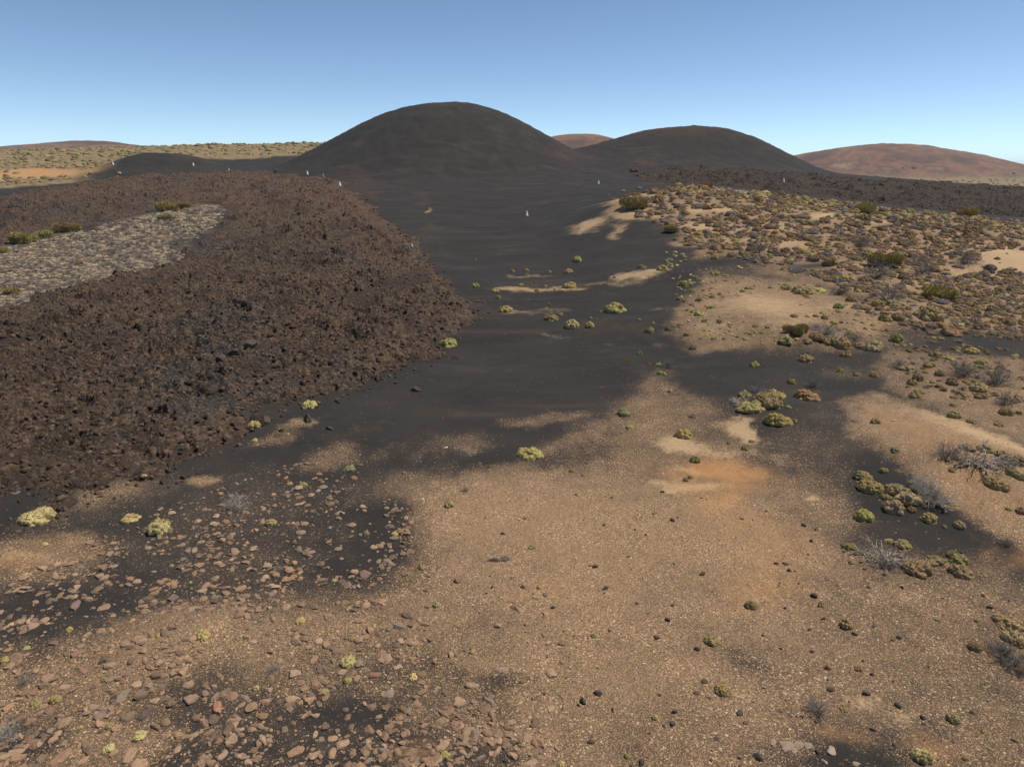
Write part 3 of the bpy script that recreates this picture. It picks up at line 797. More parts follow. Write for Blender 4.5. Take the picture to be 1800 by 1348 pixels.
def blade_mesh(name, seed, n=9000, hgt=.62, w=.022):
    """broom-like bush: upright thin green stems filling a rounded crown made of several clumps"""
    rng = np.random.default_rng(seed)
    cl = [(rng.uniform(-.55, .55), rng.uniform(-.5, .5), rng.uniform(.4, .75), rng.uniform(.6, 1)) for _ in range(7)]
    V, F, T = [], [], []
    for i in range(n):
        cx, cy, cr, ch = cl[rng.integers(len(cl))]
        an = rng.uniform(0, 6.28); rr = math.sqrt(rng.random()) * cr * .7
        x, y = cx + rr*math.cos(an), cy + rr*math.sin(an)
        top = hgt * ch * math.sqrt(max(.05, 1 - (rr/cr)**2)); z0 = top * rng.uniform(.0, 1) ** .5 * .92
        d = np.array([math.cos(an)*rr/cr*.8, math.sin(an)*rr/cr*.8, 1]) + rng.normal(size=3) * .7
        d = d / np.linalg.norm(d) * rng.uniform(.05, .14)
        s = np.cross(d, rng.normal(size=3)); s = s / (np.linalg.norm(s) + 1e-9) * w
        b = np.array([x, y, z0])
        V += [b - s, b + s, b + d + s * .5, b + d - s * .5]; F.append([4*i, 4*i+1, 4*i+2, 4*i+3])
    return mesh_np(name, np.array(V), np.array(F), M_BLADE, False)

def rock_geo(seed, sub=3, zs=.6, planes=11):
    rng = np.random.default_rng(seed); V, F = ICO[sub]
    N = rng.normal(size=(planes, 3)); N /= np.linalg.norm(N, axis=1)[:, None]
    hgt = rng.uniform(.55, .95, planes)
    dn = V @ N.T
    r = np.min(np.where(dn > .05, hgt / np.maximum(dn, .05), 9), axis=1)
    r = np.minimum(r, 1.15) * (1 + .07 * n3(V, 2.5, seed) + .035 * n3(V, 7, seed + 3))
    P = V * r[:, None] * np.array([1, rng.uniform(.6, .95), zs * rng.uniform(.75, 1.25)])
    return P, F

CUSHIONS = [make_cushion_mesh('cushion_shrub', 100 + i, lobes=lb, flat=fl, spread=sp, clumps=cl) for i, (lb, fl, sp, cl) in
            enumerate([(4, .55, .5, 75), (6, .50, .6, 110), (3, .62, .4, 60), (7, .48, .62, 130), (5, .56, .55, 90), (4, .46, .6, 100), (8, .54, .62, 120), (3, .64, .35, 70)])]
TWIGS = [twig_mesh('dead_shrub', 200 + i, 60, .75, .013) for i in range(3)]
SPRAWL = [twig_mesh('bare_branches', 220 + i, 34, .45, .028, True, M_BARK) for i in range(2)]
BROOMS = [blade_mesh('broom_bush', 240 + i) for i in range(3)]
TUFT = blade_mesh('grass_tuft', 260, 700, .9, .012)
def rock_mesh(name, seed, zs, planes=11, sub=3):
    P, F = rock_geo(seed, sub, zs, planes)
    me = mesh_np(name, P, F, M_ROCK, False); vattr(me, 'tint', np.ones((len(P), 3)))
    return me
ROCKS = [rock_mesh('rock', 300 + i, .45 + .05 * (i % 4), 9 + i % 5) for i in range(10)]
FLATS = [rock_mesh('rock', 320 + i, .22, 10) for i in range(3)]
STONES = [rock_mesh('lava_stone', 330 + i, .6, 7) for i in range(5)]
BOULDERS = [rock_mesh('lava_boulder', 340 + i, .8, 14, 4) for i in range(4)]
print('protos', time.time() - T0)

# ------------------------------------------------------------------ placing
rnd = random.Random(7)
def slant(x, y, z): return float(y * CP + (H - z) * SP)         # distance along the line of view

COLS = {'y': (.40, .325, .120), 'g': (.30, .265, .090), 'o': (.32, .24, .10), 'b': (.27, .185, .095), 'k': (.46, .37, .155), 's': (.36, .26, .135), 'd': (1, 1, 1), 'm': (.29, .26, .125),
        'r': (.33, .195, .10), 'h': (.32, .245, .095)}
WORDS = {'y': 'yellow-green', 'g': 'bright green', 'o': 'olive', 'b': 'brownish', 'k': 'pale yellowish', 's': 'sandy brown', 'm': 'grey-green', 'r': 'rusty brown', 'h': 'dark green', 'd': 'grey'}
ORD = ['leftmost', 'second from left', 'third from left', 'fourth from left', 'fifth from left', 'sixth from left', 'seventh from left', 'eighth from left', 'ninth from left', 'tenth from left',
       'eleventh from left', 'twelfth from left', 'thirteenth from left', 'fourteenth from left', 'fifteenth from left', 'sixteenth from left', 'seventeenth from left', 'eighteenth from left', 'nineteenth from left', 'twentieth from left']

def jit(c, a=.14):
    f = 1 + rnd.uniform(-a, a)
    return tuple(max(.01, v * f * (1 + rnd.uniform(-.07, .07))) for v in c) + (1,)

def put(name, me, x, y, z, sx, sy, sz, col, parent=None, rot=None):
    o = bpy.data.objects.new(name, me); COL.objects.link(o)
    o.location = (x, y, z); o.scale = (sx, sy, sz); o.rotation_euler = (0, 0, rnd.uniform(0, 6.28) if rot is None else rot)
    o.color = col
    if parent: o.parent = parent
    return o

# cushions seen one by one in the photograph: column, row, width, colour
SHRUBS = """1014 455 22 y;835 456 7 g;900 476 10 y;926 475 10 y;927 482 9 o;966 477 8 y;1000 476 18 y;836 502 19 g;871 511 13 y;876 521 12 o;916 500 11 y;941 496 6 g;959 502 8 y;944 509 11 o;1002 500 26 y;975 508 5 o;
890 543 30 y;965 537 7 o;960 543 6 y;972 557 27 o;985 552 11 y;1006 568 33 k;1037 570 19 y;1038 560 9 s;1049 560 4 o;1081 541 42 y;1055 548 7 o;1124 563 8 y;1148 567 7 y;1142 580 20 g;1174 577 14 b;1196 570 10 y;1195 574 7 y;
1208 586 17 o;1256 593 12 y;1231 595 7 o;1217 610 18 o;1205 498 23 g;1207 505 11 o;1080 487 8 o;1127 468 17 o;1165 471 22 y;1171 458 9 y;1256 451 17 y;1259 480 16 o;1228 525 14 o;1252 520 12 o;1251 539 17 y;1232 550 23 k;1238 563 12 b;1265 564 13 o;
1125 619 11 o;1158 640 12 g;1141 639 6 o;1163 656 16 g;1178 686 12 y;1096 724 27 m;1106 749 16 k;1093 759 7 k;1219 729 14 b;1203 760 36 y;1222 807 23 g;934 792 47 y;787 598 37 y;756 368 9 y;
543 711 28 k;448 745 26 k;493 754 11 y;448 772 13 k;506 762 8 k;254 842 11 k;63 905 62 k;230 908 33 k;280 923 53 k;477 918 25 k;533 852 17 y;78 956 12 k;615 822 21 m;710 831 9 o;789 885 22 s;694 935 14 k;923 909 10 o;936 960 14 o;741 994 16 y;587 1017 10 k;
612 1159 36 k;610 1194 18 y;573 1214 15 k;727 1188 18 k;767 1060 18 m;528 1090 19 k;830 1144 12 y;917 1197 10 o;618 1121 12 k;821 1289 9 y;782 1325 20 y;44 1009 12 k;122 1107 16 y;302 993 8 k;335 1024 8 k;382 1015 9 k;298 1020 6 k;
356 1114 28 y;451 1207 14 k;245 1289 27 k;47 1139 12 k;9 1158 18 y;142 1276 9 y;96 1227 22 o;65 1235 18 o;182 1195 13 o;234 1090 10 k;199 1110 7 y;193 1272 18 o;190 1313 24 k;476 1280 9 k;405 1101 9 k;277 1118 8 y;147 1154 9 y;19 1097 12 k;
1250 1122 32 o;1269 1210 34 o;1151 1260 16 y;1103 1328 15 o;947 1031 12 y;1320 1060 26 b;986 1343 18 k;1045 1117 12 y;1342 1115 8 y;1011 1117 7 o;1212 839 12 o;1205 844 14 m;1310 786 18 g;1281 778 10 g;1321 775 12 o;1031 812 10 b;1006 826 14 o;1025 834 9 m;1013 870 8 o;1062 922 9 o;
1488 1095 27 o;1454 1170 14 o;1509 1174 15 o;1485 1245 15 o;1675 1262 29 m;1622 1325 44 k;1709 1252 11 o;1730 1285 12 y;1696 1332 12 o;1714 1136 27 b;1444 1060 14 b;1648 1089 10 y;1717 1091 9 y;1495 959 26 o;1608 993 58 b;1644 981 40 b;1686 978 42 o;1690 1001 48 b;1497 987 12 o;1778 1090 46 s;1780 1116 44 s;
1538 740 22 o;1769 725 27 o;1790 726 14 o;1676 730 28 s;1707 741 21 s;1758 747 18 s;1674 712 13 b;1574 788 18 s;1549 785 6 y;1666 804 13 b;1786 803 42 s;1778 827 24 o;1793 836 22 o;1748 845 41 o;1673 824 15 o;1553 825 19 o;1516 832 34 o;1531 851 46 o;1517 903 42 g;1686 921 27 s;1660 925 10 s;1772 894 13 y;1794 898 20 o;1632 908 34 o;
1364 734 48 o;1392 670 18 o;1414 690 50 r;1397 739 12 o;1609 693 25 o;1604 671 23 o;1614 663 23 b;1597 644 30 s;1634 639 25 s;1652 655 22 s;1673 670 27 b;1721 680 37 s;1724 695 23 b;1794 699 20 s;1709 614 30 y;1724 636 23 k;1643 622 23 y;1576 594 27 g;1329 641 18 g;1477 650 15 g;1445 650 6 g;1507 657 15 o;1537 657 20 y;1415 630 30 o;
1382 599 28 y;1479 602 40 o;1531 605 43 s;1487 621 20 r;1464 566 14 k;1395 554 14 o;1449 557 17 s;1433 554 12 o;1474 538 22 g;1414 507 43 s;1382 503 23 y;1430 508 33 k;1554 558 24 g;1577 556 27 r;1541 533 28 y;1536 519 16 s;1577 532 37 s;1634 550 53 s;1674 579 37 r"""
ZONES = [((820, 430, 1095, 489), 'in far row of central ash'), ((820, 489, 1095, 530), 'on pale streaks across central ash'), ((820, 530, 1100, 600), 'in near row of central ash'),
  ((1095, 440, 1275, 515), 'on ash below the scrubby hill'), ((1095, 515, 1275, 625), 'where ash meets the pale hump'), ((1095, 625, 1190, 700), 'on the pebbly spit into ash'),
  ((1080, 700, 1335, 860), 'around the orange earth patch'), ((990, 800, 1070, 930), 'on gravel below lone lumpy shrub'), ((0, 690, 700, 935), 'along the foot of the lava'), ((600, 800, 960, 1070), 'on gravel beside scattered rocks'),
  ((0, 936, 250, 1160), 'among rocks just below the lava'), ((250, 936, 470, 1130), 'among rocks below grey dead shrub'), ((0, 1160, 300, 1348), 'among rocks in near corner'), ((300, 1060, 700, 1348), 'among rocks around the biggest boulder'),
  ((700, 1060, 1060, 1348), 'on gravel between rocks and plain'), ((1060, 1000, 1400, 1348), 'on the near gravel plain'), ((1400, 1000, 1800, 1348), 'on the near right-hand gravel slope'), ((1480, 935, 1720, 1005), 'beside the bare sprawling branches'),
  ((1480, 880, 1800, 935), 'below the grey and olive thicket'), ((1500, 770, 1800, 880), 'around two thickets on right hump'), ((1500, 700, 1800, 770), 'along crest of the tan hump'), ((1340, 655, 1440, 745), 'beside big cluster on dark ash'),
  ((1560, 600, 1800, 700), 'in scrub behind the tan hump'), ((1300, 610, 1560, 665), 'on ash strip under the hillside'), ((1370, 540, 1560, 625), 'on sand mound at hill foot'), ((1370, 490, 1800, 600), 'at lower rim of hillside scrub'), ((700, 340, 800, 620), 'at the lava edge')]

def shrub_pos(u, v, w, ymax=1e9):
    x, y = unproj(u, v + .17 * w, 0, ymax)
    z = lava_top(x, y)
    return x, y, z

S = [q.split() for q in SHRUBS.replace('\n', '').split(';')]
U = np.array([float(q[0]) for q in S]); Vv = np.array([float(q[1]) for q in S]); Wd = np.array([float(q[2]) for q in S])
SX, SY, SZ = shrub_pos(U, Vv, Wd, 240)
placed = []                                # (x, y, radius) already taken
SPECIAL = {(934, 792): 'lone large lumpy green shrub on the edge between black ash and tan gravel', (787, 598): 'flat yellow-green cushion shrub at the lava edge on bare black ash', (63, 905): 'broad pale yellow cushion shrub growing against the lava edge',
  (280, 923): 'wide ragged pale yellow shrub beside a rounder one below the lava', (230, 908): 'round pale yellow shrub just left of the wide ragged one', (1081, 541): 'widest yellow-green double cushion on the central black ash',
  (1517, 903): 'bright green wedge-shaped shrub below the grey and olive thicket', (1622, 1325): 'large pale green dome shrub at the bottom edge of the near slope', (1364, 734): 'olive dome shrub in front of the big cluster on the dark ash', (1414, 690): 'rusty brown dome shrub right of the big cluster on the dark ash',
  (756, 368): 'tiny lone shrub high on the ash apron under the tallest cone', (1329, 641): 'small round bright green shrub alone on the ash strip', (1709, 614): 'pale green shrub beside the black ash strip behind the tan hump', (1714, 1136): 'brown round shrub at the left end of the dark thicket at the frame edge'}
rows = {}
for i in range(len(S)):
    z = next((k for k, (b, _) in enumerate(ZONES) if b[0] <= U[i] < b[2] and b[1] <= Vv[i] < b[3]), -1)
    rows.setdefault(z, []).append(i)
LBL, GRP = {}, {}
for z, ids in rows.items():
    ph = ZONES[z][1] if z >= 0 else 'on open ground'
    for n, i in enumerate(sorted(ids, key=lambda q: U[q])):
        sz = 'tiny' if Wd[i] < 10 else 'small' if Wd[i] < 20 else 'medium' if Wd[i] < 32 else 'large'
        LBL[i] = f"{sz} {WORDS[S[i][3]]} cushion shrub, {ORD[n]} {ph}"
        if len(ids) == 1: LBL[i] = f"{sz} {WORDS[S[i][3]]} cushion shrub {ph}"
        GRP[i] = 'cushion shrubs ' + ph
for i in range(len(S)):
    d = slant(SX[i], SY[i], SZ[i]); r = Wd[i] * d / 1200 / 2 * 1.27
    me = CUSHIONS[rnd.randrange(len(CUSHIONS))] if Wd[i] > 9 else CUSHIONS[rnd.choice([2, 7, 0])]
    hs = r * rnd.uniform(.95, 1.25) * (1.15 if Wd[i] < 30 else .95)
    if (int(U[i]), int(Vv[i])) == (934, 792): me = CUSHIONS[6]
    o = put('cushion_shrub', me, SX[i], SY[i], SZ[i] - .04 * r, r * rnd.uniform(.95, 1.1), r * rnd.uniform(.85, 1.05), hs, jit(COLS[S[i][3]], .1))
    tag(o, SPECIAL.get((int(U[i]), int(Vv[i])), LBL[i]), 'shrub', GRP[i])
    placed.append((SX[i], SY[i], r))
n_cush = len(S)

# thickets: one sprawling plant each, with foliage cushions and bare branches as its parts
def thicket(u, v, label, cushions, branches, twigs=()):
    x0, y0 = unproj(u, v, 0, 140); z0 = lava_top(x0, y0)
    root = bpy.data.objects.new('sprawling_shrub', None); COL.objects.link(root)
    root.location = (x0[0], y0[0], z0[0]); root.empty_display_size = .3
    tag(root, label, 'shrub', 'sprawling thickets with bare branches')
    def one(name, me, cu, cv, w, col, sy=1, zs=1):
        x, y, z = shrub_pos(cu, cv, w, 140); x, y, z = x[0], y[0], z[0]
        r = w * slant(x, y, z) / 1200 / 2 * 1.27
        put(name, me, x - x0[0], y - y0[0], z - z0[0] - .03, r, r * sy, r * zs, col, root)
        placed.append((x, y, r))
    for cu, cv, w, c in cushions: one('foliage', rnd.choice(CUSHIONS), cu, cv, w, jit(COLS[c], .1), rnd.uniform(.85, 1.05), rnd.uniform(.95, 1.2))
    for cu, cv, w in branches: one('bare_branches', SPRAWL[rnd.randrange(2)], cu, cv, w, (1, 1, 1, 1), 1, .8)
    for cu, cv, w, c in twigs: one('dead_twigs', rnd.choice(TWIGS), cu, cv, w, (c, c, c * .98, 1), 1, .9)
thicket(1340, 705, 'big cluster of olive mounds with bare twigs on its left, on dark ash', [(1312, 692, 26, 'o'), (1322, 714, 48, 'y'), (1345, 694, 40, 'b'), (1367, 692, 38, 'o'), (1359, 707, 43, 'b'), (1385, 715, 14, 'y'), (1338, 700, 34, 'b')], [(1300, 703, 34)], [(1332, 685, 26, .8)])
thicket(1600, 868, 'large thicket of olive mounds with pale grey dead twigs on its right', [(1574, 857, 46, 'b'), (1572, 888, 43, 's'), (1594, 868, 50, 's'), (1602, 894, 21, 'b'), (1557, 871, 19, 'o'), (1610, 850, 30, 's')], [(1640, 872, 60)], [(1628, 862, 60, 1.25), (1618, 850, 44, 1.2), (1645, 880, 40, 1.1)])
thicket(1558, 970, 'sprawling shrub of bare branches with olive foliage only on its far rim', [(1585, 953, 34, 'o'), (1562, 948, 20, 'o'), (1528, 978, 20, 's'), (1550, 978, 18, 'b')], [(1558, 968, 74), (1548, 985, 50)], [(1560, 990, 40, .8)])
thicket(1712, 796, 'long thicket of bare branches rimmed by brown foliage on the right hump', [(1700, 782, 30, 's'), (1731, 785, 28, 's'), (1685, 802, 18, 'r'), (1708, 811, 18, 'b'), (1735, 813, 20, 'b'), (1760, 795, 30, 's')], [(1720, 797, 84), (1700, 800, 50), (1745, 806, 44)], [(1663, 791, 46, .75), (1765, 812, 40, .8)])
thicket(1775, 1140, 'dark grey twiggy thicket cut by the frame edge on the near slope', [(1790, 1128, 30, 'b'), (1795, 1172, 26, 'r'), (1760, 1095, 24, 's')], [(1780, 1160, 40)], [(1775, 1148, 64, .62), (1790, 1170, 50, .6), (1755, 1140, 36, .62)])
thicket(1440, 590, 'mixed thicket of brown mounds and dry twigs at the hill foot', [(1434, 590, 30, 'b'), (1494, 590, 30, 'b'), (1455, 598, 26, 'o'), (1420, 598, 20, 's'), (1508, 605, 26, 's')], [(1470, 592, 40)], [(1450, 582, 44, .85), (1500, 595, 34, .8), (1432, 575, 30, .8)])

# grey dead shrubs
DEAD = [(415, 884, 50, 1.25, 'pale grey dead shrub among small rocks below the lava'), (1434, 1242, 52, .95, 'round grey dead shrub alone on the near gravel plain'), (12, 1290, 54, 1.3, 'pale grey dead shrub cut by the frame edge in the near corner'),
  (47, 1195, 32, .8, 'olive grey dry bush among the rocks in the near corner'), (480, 1173, 27, 1.1, 'grey twiggy dead shrub left of the large yellow one among rocks'), (491, 1000, 20, 1.2, 'small pale grey dead shrub among rocks on the ash'), (188, 1026, 18, .9, 'small grey-green twiggy shrub among rocks below the lava'),
  (1769, 954, 28, .55, 'dark grey dead shrub above the near slope, far right of the bare branches'), (1766, 705, 42, .55, 'dark charcoal dead shrub on the slope behind the tan hump'), (1172, 640, 27, .6, 'grey dead shrub beside a green cushion on the pebbly spit'), (1429, 674, 28, .6, 'dark twiggy shrub above the rusty dome beside the big cluster'),
  (1577, 640, 32, .65, 'grey twiggy shrub in front of the hillside scrub'), (1691, 652, 52, .65, 'wide grey dead shrub in the scrub behind the tan hump'), (1750, 664, 60, .7, 'grey-brown twiggy shrub at the frame edge behind the tan hump'), (1474, 512, 32, .45, 'dark dead shrub mat beside the sandy track on the hillside'),
  (1560, 520, 56, .75, 'broad grey dead shrub below the dark green bush on the hill'), (1540, 478, 60, .75, 'wide grey dead shrub directly below the green hedge-like bush'), (1400, 476, 26, .9, 'pale grey dead shrub on the ash between hillside cushions'), (1700, 455, 50, .6, 'grey dead shrub beside the bare sand patch on the hillside'),
  (1620, 470, 50, .7, 'grey dead shrub in the middle of the hillside scrub'), (817, 861, 16, .4, 'small dark twiggy plant on the gravel near a brown dome shrub'), (1415, 627, 26, .7, 'grey twigs behind a small olive shrub on the ash strip'), (1515, 430, 40, .6, 'grey dead shrub high on the hillside scrub'), (1330, 440, 36, .6, 'grey dead shrub on the near flank of the hillside scrub')]
for u, v, w, c, lab in DEAD:
    x, y, z = shrub_pos(u, v, w, 132); d = slant(x[0], y[0], z[0]); r = w * d / 1200 / 2 * 1.15
    tag(put('dead_shrub', rnd.choice(TWIGS), x[0], y[0], z[0] - .02, r, r * .95, r * 1.05, (c, c, c * .98, 1)), lab, 'dead shrub', 'grey dead shrubs')
    placed.append((x[0], y[0], r))
# taller green bushes
BROOM = [(1113, 357, 46, 'h', 'large dark green bush on the sandy left end of the hill', 0), (1545, 455, 62, 'h', 'long hedge-like dark green bush in the hillside scrub', 0), (1650, 512, 60, 'h', 'spiky dark green bush at the lower edge of the hillside scrub', 0), (1397, 580, 40, 'o', 'olive leafy bush on the sand mound at the hill foot', 0),
  (1182, 403, 26, 'h', 'round dark green bush on the near flank of the hill', 0), (1240, 322, 24, 'o', 'olive bush at the highest point of the hill crest', 0), (1520, 368, 40, 'o', 'broad olive green bush near the hill crest in front of the lava band', 0),
  (1700, 375, 34, 'o', 'yellowish green bush on the crest near the frame edge', 0), (1455, 462, 24, 'o', 'low olive bush left of the hedge-like green bush', 0),
  (298, 364, 36, 'h', 'large green bush at the tip of the scrub island in the lava', 1), (328, 362, 22, 'h', 'smaller green bush right of the large one on the scrub island tip', 1), (42, 420, 42, 'h', 'green bush at the far rim of the scrub island, left end', 1), (78, 414, 34, 'o', 'olive bush right of the green one on the island far rim', 1), (120, 401, 38, 'o', 'pale olive bush on the far rim of the scrub island', 1),
  (287, 383, 24, 'o', 'olive bush below the large green one on the scrub island', 1), (20, 512, 24, 'h', 'small green bush at the near left end of the scrub island', 1), (138, 462, 14, 'o', 'dark small bush in the middle of the scrub island', 1), (4, 440, 22, 'h', 'green bush at the frame edge on the scrub island', 1)]
for u, v, w, c, lab, isl in BROOM:
    x, y, z = shrub_pos(u, v, w, 132 if not isl else 190); d = slant(x[0], y[0], z[0]); r = w * d / 1200 / 2 * 1.2
    cc = tuple(q * 1.0 for q in COLS[c])
    tag(put('broom_bush', rnd.choice(BROOMS), x[0], y[0], z[0] - .03, r, r * .9, r * (1.0 if w > 50 else 1.25), jit(cc, .12)), lab, 'bush', 'taller green bushes')
    placed.append((x[0], y[0], r * .8))
x, y, z = shrub_pos(1104, 638, 19); r = 19 * slant(x[0], y[0], z[0]) / 1200 / 2
tag(put('grass_tuft', TUFT, x[0], y[0], z[0], r * 1.1, r * 1.1, r * 1.5, (.26, .16, .065, 1)), 'straw coloured dry grass tuft at the tip of the pebbly spit', 'grass tuft')

# ------------------------------------------------------------------ scattered scrub: the largest stay individuals, the rest is one mass
def in_poly(poly, x, y): return sdf(np.asarray(poly, float), np.asarray(x, float), np.asarray(y, float)) > 0
def scatter_px(poly, n, seed):
    P = np.asarray(poly, float); rng = np.random.default_rng(seed); out = []
    lo, hi = P.min(0), P.max(0)
    while len(out) < n:
        q = rng.uniform(lo, hi, (4000, 2)); out += list(q[in_poly(P, q[:, 0], q[:, 1])])
    return np.array(out[:n])

LOWP = []
for i in range(6):
    P, F = cushion_geo(500 + i, 3, 4 + i % 3, .5, .55, 60); LOWP.append((P, F))
MIDP = []
for i in range(4):
    P, F = cushion_geo(520 + i, 4, 4 + i % 3, .5, .55, 110); MIDP.append(add_tufts(P, F, 700, .07, 530 + i))
TINY = [cushion_geo(540 + i, 2, 3, .55, .5, 40) for i in range(4)]

def merged(name, items, mat, label, cat, kind='stuff', group=None):
    """items: (geo (P,F), x, y, z, sx, sy, sz, rot, colour)"""
    VV, FF, CC = [], [], []; b = 0
    for (P, F), x, y, z, sx, sy, sz, rt, c in items:
        cs, sn = math.cos(rt), math.sin(rt)
        q = P * (sx, sy, sz)
        VV.append(np.stack([q[:, 0]*cs - q[:, 1]*sn + x, q[:, 0]*sn + q[:, 1]*cs + y, q[:, 2] + z], 1)); FF.append(F + b); b += len(P)
        CC.append(np.broadcast_to(np.asarray(c[:3]), (len(P), 3)))
    me = mesh_np(name, np.concatenate(VV), np.concatenate(FF), mat, mat is M_SHRUB)
    vattr(me, 'tint', np.concatenate(CC))
    return tag(link(name, me), label, cat, group, kind)

HILL = [(1075, 342), (1130, 330), (1190, 322), (1330, 340), (1500, 362), (1800, 392), (1810, 600), (1700, 590), (1620, 585), (1560, 560), (1500, 545), (1470, 500), (1420, 485), (1300, 465), (1240, 445), (1180, 420), (1150, 392), (1120, 380)]
HILL_LOW = [(1160, 440), (1240, 450), (1420, 480), (1500, 540), (1600, 585), (1380, 610), (1290, 600), (1220, 590), (1195, 540)]
BACK = [(1560, 600), (1640, 590), (1800, 620), (1810, 720), (1700, 705), (1600, 690)]
ISLE = [(0, 438), (60, 424), (105, 404), (165, 406), (175, 396), (232, 386), (292, 370), (330, 362), (386, 364), (394, 378), (380, 396), (340, 420), (320, 456), (235, 490), (130, 508), (60, 528), (0, 556)]
cand = []                                  # (u, v, w, colour, zone, ymax)
rng = np.random.default_rng(31)
def fill(poly, n, wr, cols, zone, ymax, seed, keep=None):
    q = scatter_px(poly, n, seed)
    for u, v in q:
        if keep is not None and not keep(u, v): continue
        cand.append((u, v, rng.uniform(*wr) * (.6 + .8 * rng.random() ** 2), cols[rng.integers(len(cols))], zone, ymax))
bare = [(1350, 545, 95, 28), (1075, 347, 40, 7), (1035, 397, 36, 12), (1245, 372, 48, 6), (1232, 398, 30, 7), (1445, 378, 26, 6), (1775, 456, 52, 19), (1255, 462, 60, 10), (1425, 468, 45, 8), (1690, 478, 26, 7), (1490, 520, 40, 7), (1395, 432, 26, 8), (1165, 412, 40, 15), (1330, 480, 60, 8)]
def notbare(u, v): return all(((u - a) / c) ** 2 + ((v - b) / d) ** 2 > 1 or rng.random() < .06 for a, b, c, d in bare)
fill(HILL, 3000, (9, 22), 'sbsbosbbsdbd', 0, 132, 41, notbare)
fill([(1170, 322), (1330, 336), (1500, 358), (1800, 388), (1800, 412), (1500, 385), (1330, 358), (1200, 340)], 380, (8, 20), 'kykoyks', 0, 132, 42, notbare)
fill([(1150, 430), (1450, 480), (1560, 560), (1800, 590), (1800, 520), (1500, 440), (1200, 395)], 110, (14, 26), 'koskyo', 0, 132, 43, notbare)
fill([(1812, 394), (2350, 440), (2350, 640), (1812, 600)], 520, (10, 26), 'sbsbosbbsd', 0, 132, 48)
fill([(1812, 625), (2350, 660), (2350, 800), (1812, 720)], 120, (10, 24), 'ssbobk', 2, 132, 49)
fill(HILL_LOW, 620, (4, 12), 'oyskog', 1, 132, 44, notbare)
fill(BACK, 190, (8, 20), 'ssbobk', 2, 132, 45)
fill(ISLE, 2600, (5, 14), 'dsdksdsk', 3, 190, 46, lambda u, v: ((u - 335) / 40) ** 2 + ((v - 432) / 12) ** 2 > 1)
fill([(280, 372), (330, 364), (390, 362), (392, 380), (360, 412), (320, 450), (230, 472), (250, 430)], 130, (9, 17), 'kykyk', 3, 190, 47, lambda u, v: ((u - 335) / 40) ** 2 + ((v - 432) / 12) ** 2 > 1)
cx, cy = np.zeros(len(cand)), np.zeros(len(cand))
for ym in (132, 190):
    ids = [i for i, c in enumerate(cand) if c[5] == ym]
    a, b = unproj([cand[i][0] for i in ids], [cand[i][1] for i in ids], 0, ym); cx[ids] = a; cy[ids] = b
cz = zground(cx, cy)
placed_np = np.array(placed)
ok = []
for i, c in enumerate(cand):
    r = c[2] * slant(cx[i], cy[i], cz[i]) / 1200 / 2 * 1.1
    if (np.hypot(placed_np[:, 0] - cx[i], placed_np[:, 1] - cy[i]) < placed_np[:, 2] * .9 + r * .4).any(): continue
    ok.append((c[2], i, r))
ok.sort(reverse=True)
lab2 = {0: ('dry rounded cushion shrub packed among others in the hillside scrub', 'cushion shrubs packed over the hillside'), 1: ('small scattered cushion shrub on the sand below the hillside scrub', 'small shrubs scattered below the hillside'),
        2: ('brownish cushion shrub in the thin scrub behind the tan hump', 'shrubs behind the tan hump'), 3: ('pale dry cushion shrub on the scrub island within the lava', 'cushion shrubs of the island in the lava')}
GREYC = (.215, .185, .16)
stuff_h, stuff_i = [], []
room = 300 - n_cush
for w, i, r in ok:
    c = cand[i]; col = GREYC if c[3] == 'd' else COLS[c[3]]
    if c[4] == 3: col = tuple(.28 * q + .72 * g for q, g in zip(col, (.34, .275, .20)))
    else: col = tuple(.9 * q * g for q, g in zip(col, (1.02, .96, 1.02))) if c[3] in 'sbod' else col
    hz = r * rnd.uniform(.85, 1.25) * (.6 if c[4] == 3 else 1)
    if room > 0 and c[3] != 'd' and c[0] < 1812:
        room -= 1
        o = put('cushion_shrub', CUSHIONS[rnd.randrange(8)], cx[i], cy[i], cz[i] - .05 * r, r, r * rnd.uniform(.8, 1), hz, jit(col, .15))
        tag(o, lab2[c[4]][0], 'shrub', lab2[c[4]][1])
    else:
        geo = rnd.choice(MIDP if w > 9 else LOWP)
        (stuff_i if c[4] == 3 else stuff_h).append((geo, cx[i], cy[i], cz[i] - .05 * r, r, r * rnd.uniform(.8, 1), hz, rnd.uniform(0, 6.28), jit(col, .22)))
merged('scrub', stuff_h, M_SHRUB, 'dense low dry scrub covering the hillside', 'scrub')
merged('scrub', stuff_i, M_SHRUB, 'dense pale scrub covering the island within the lava', 'scrub')
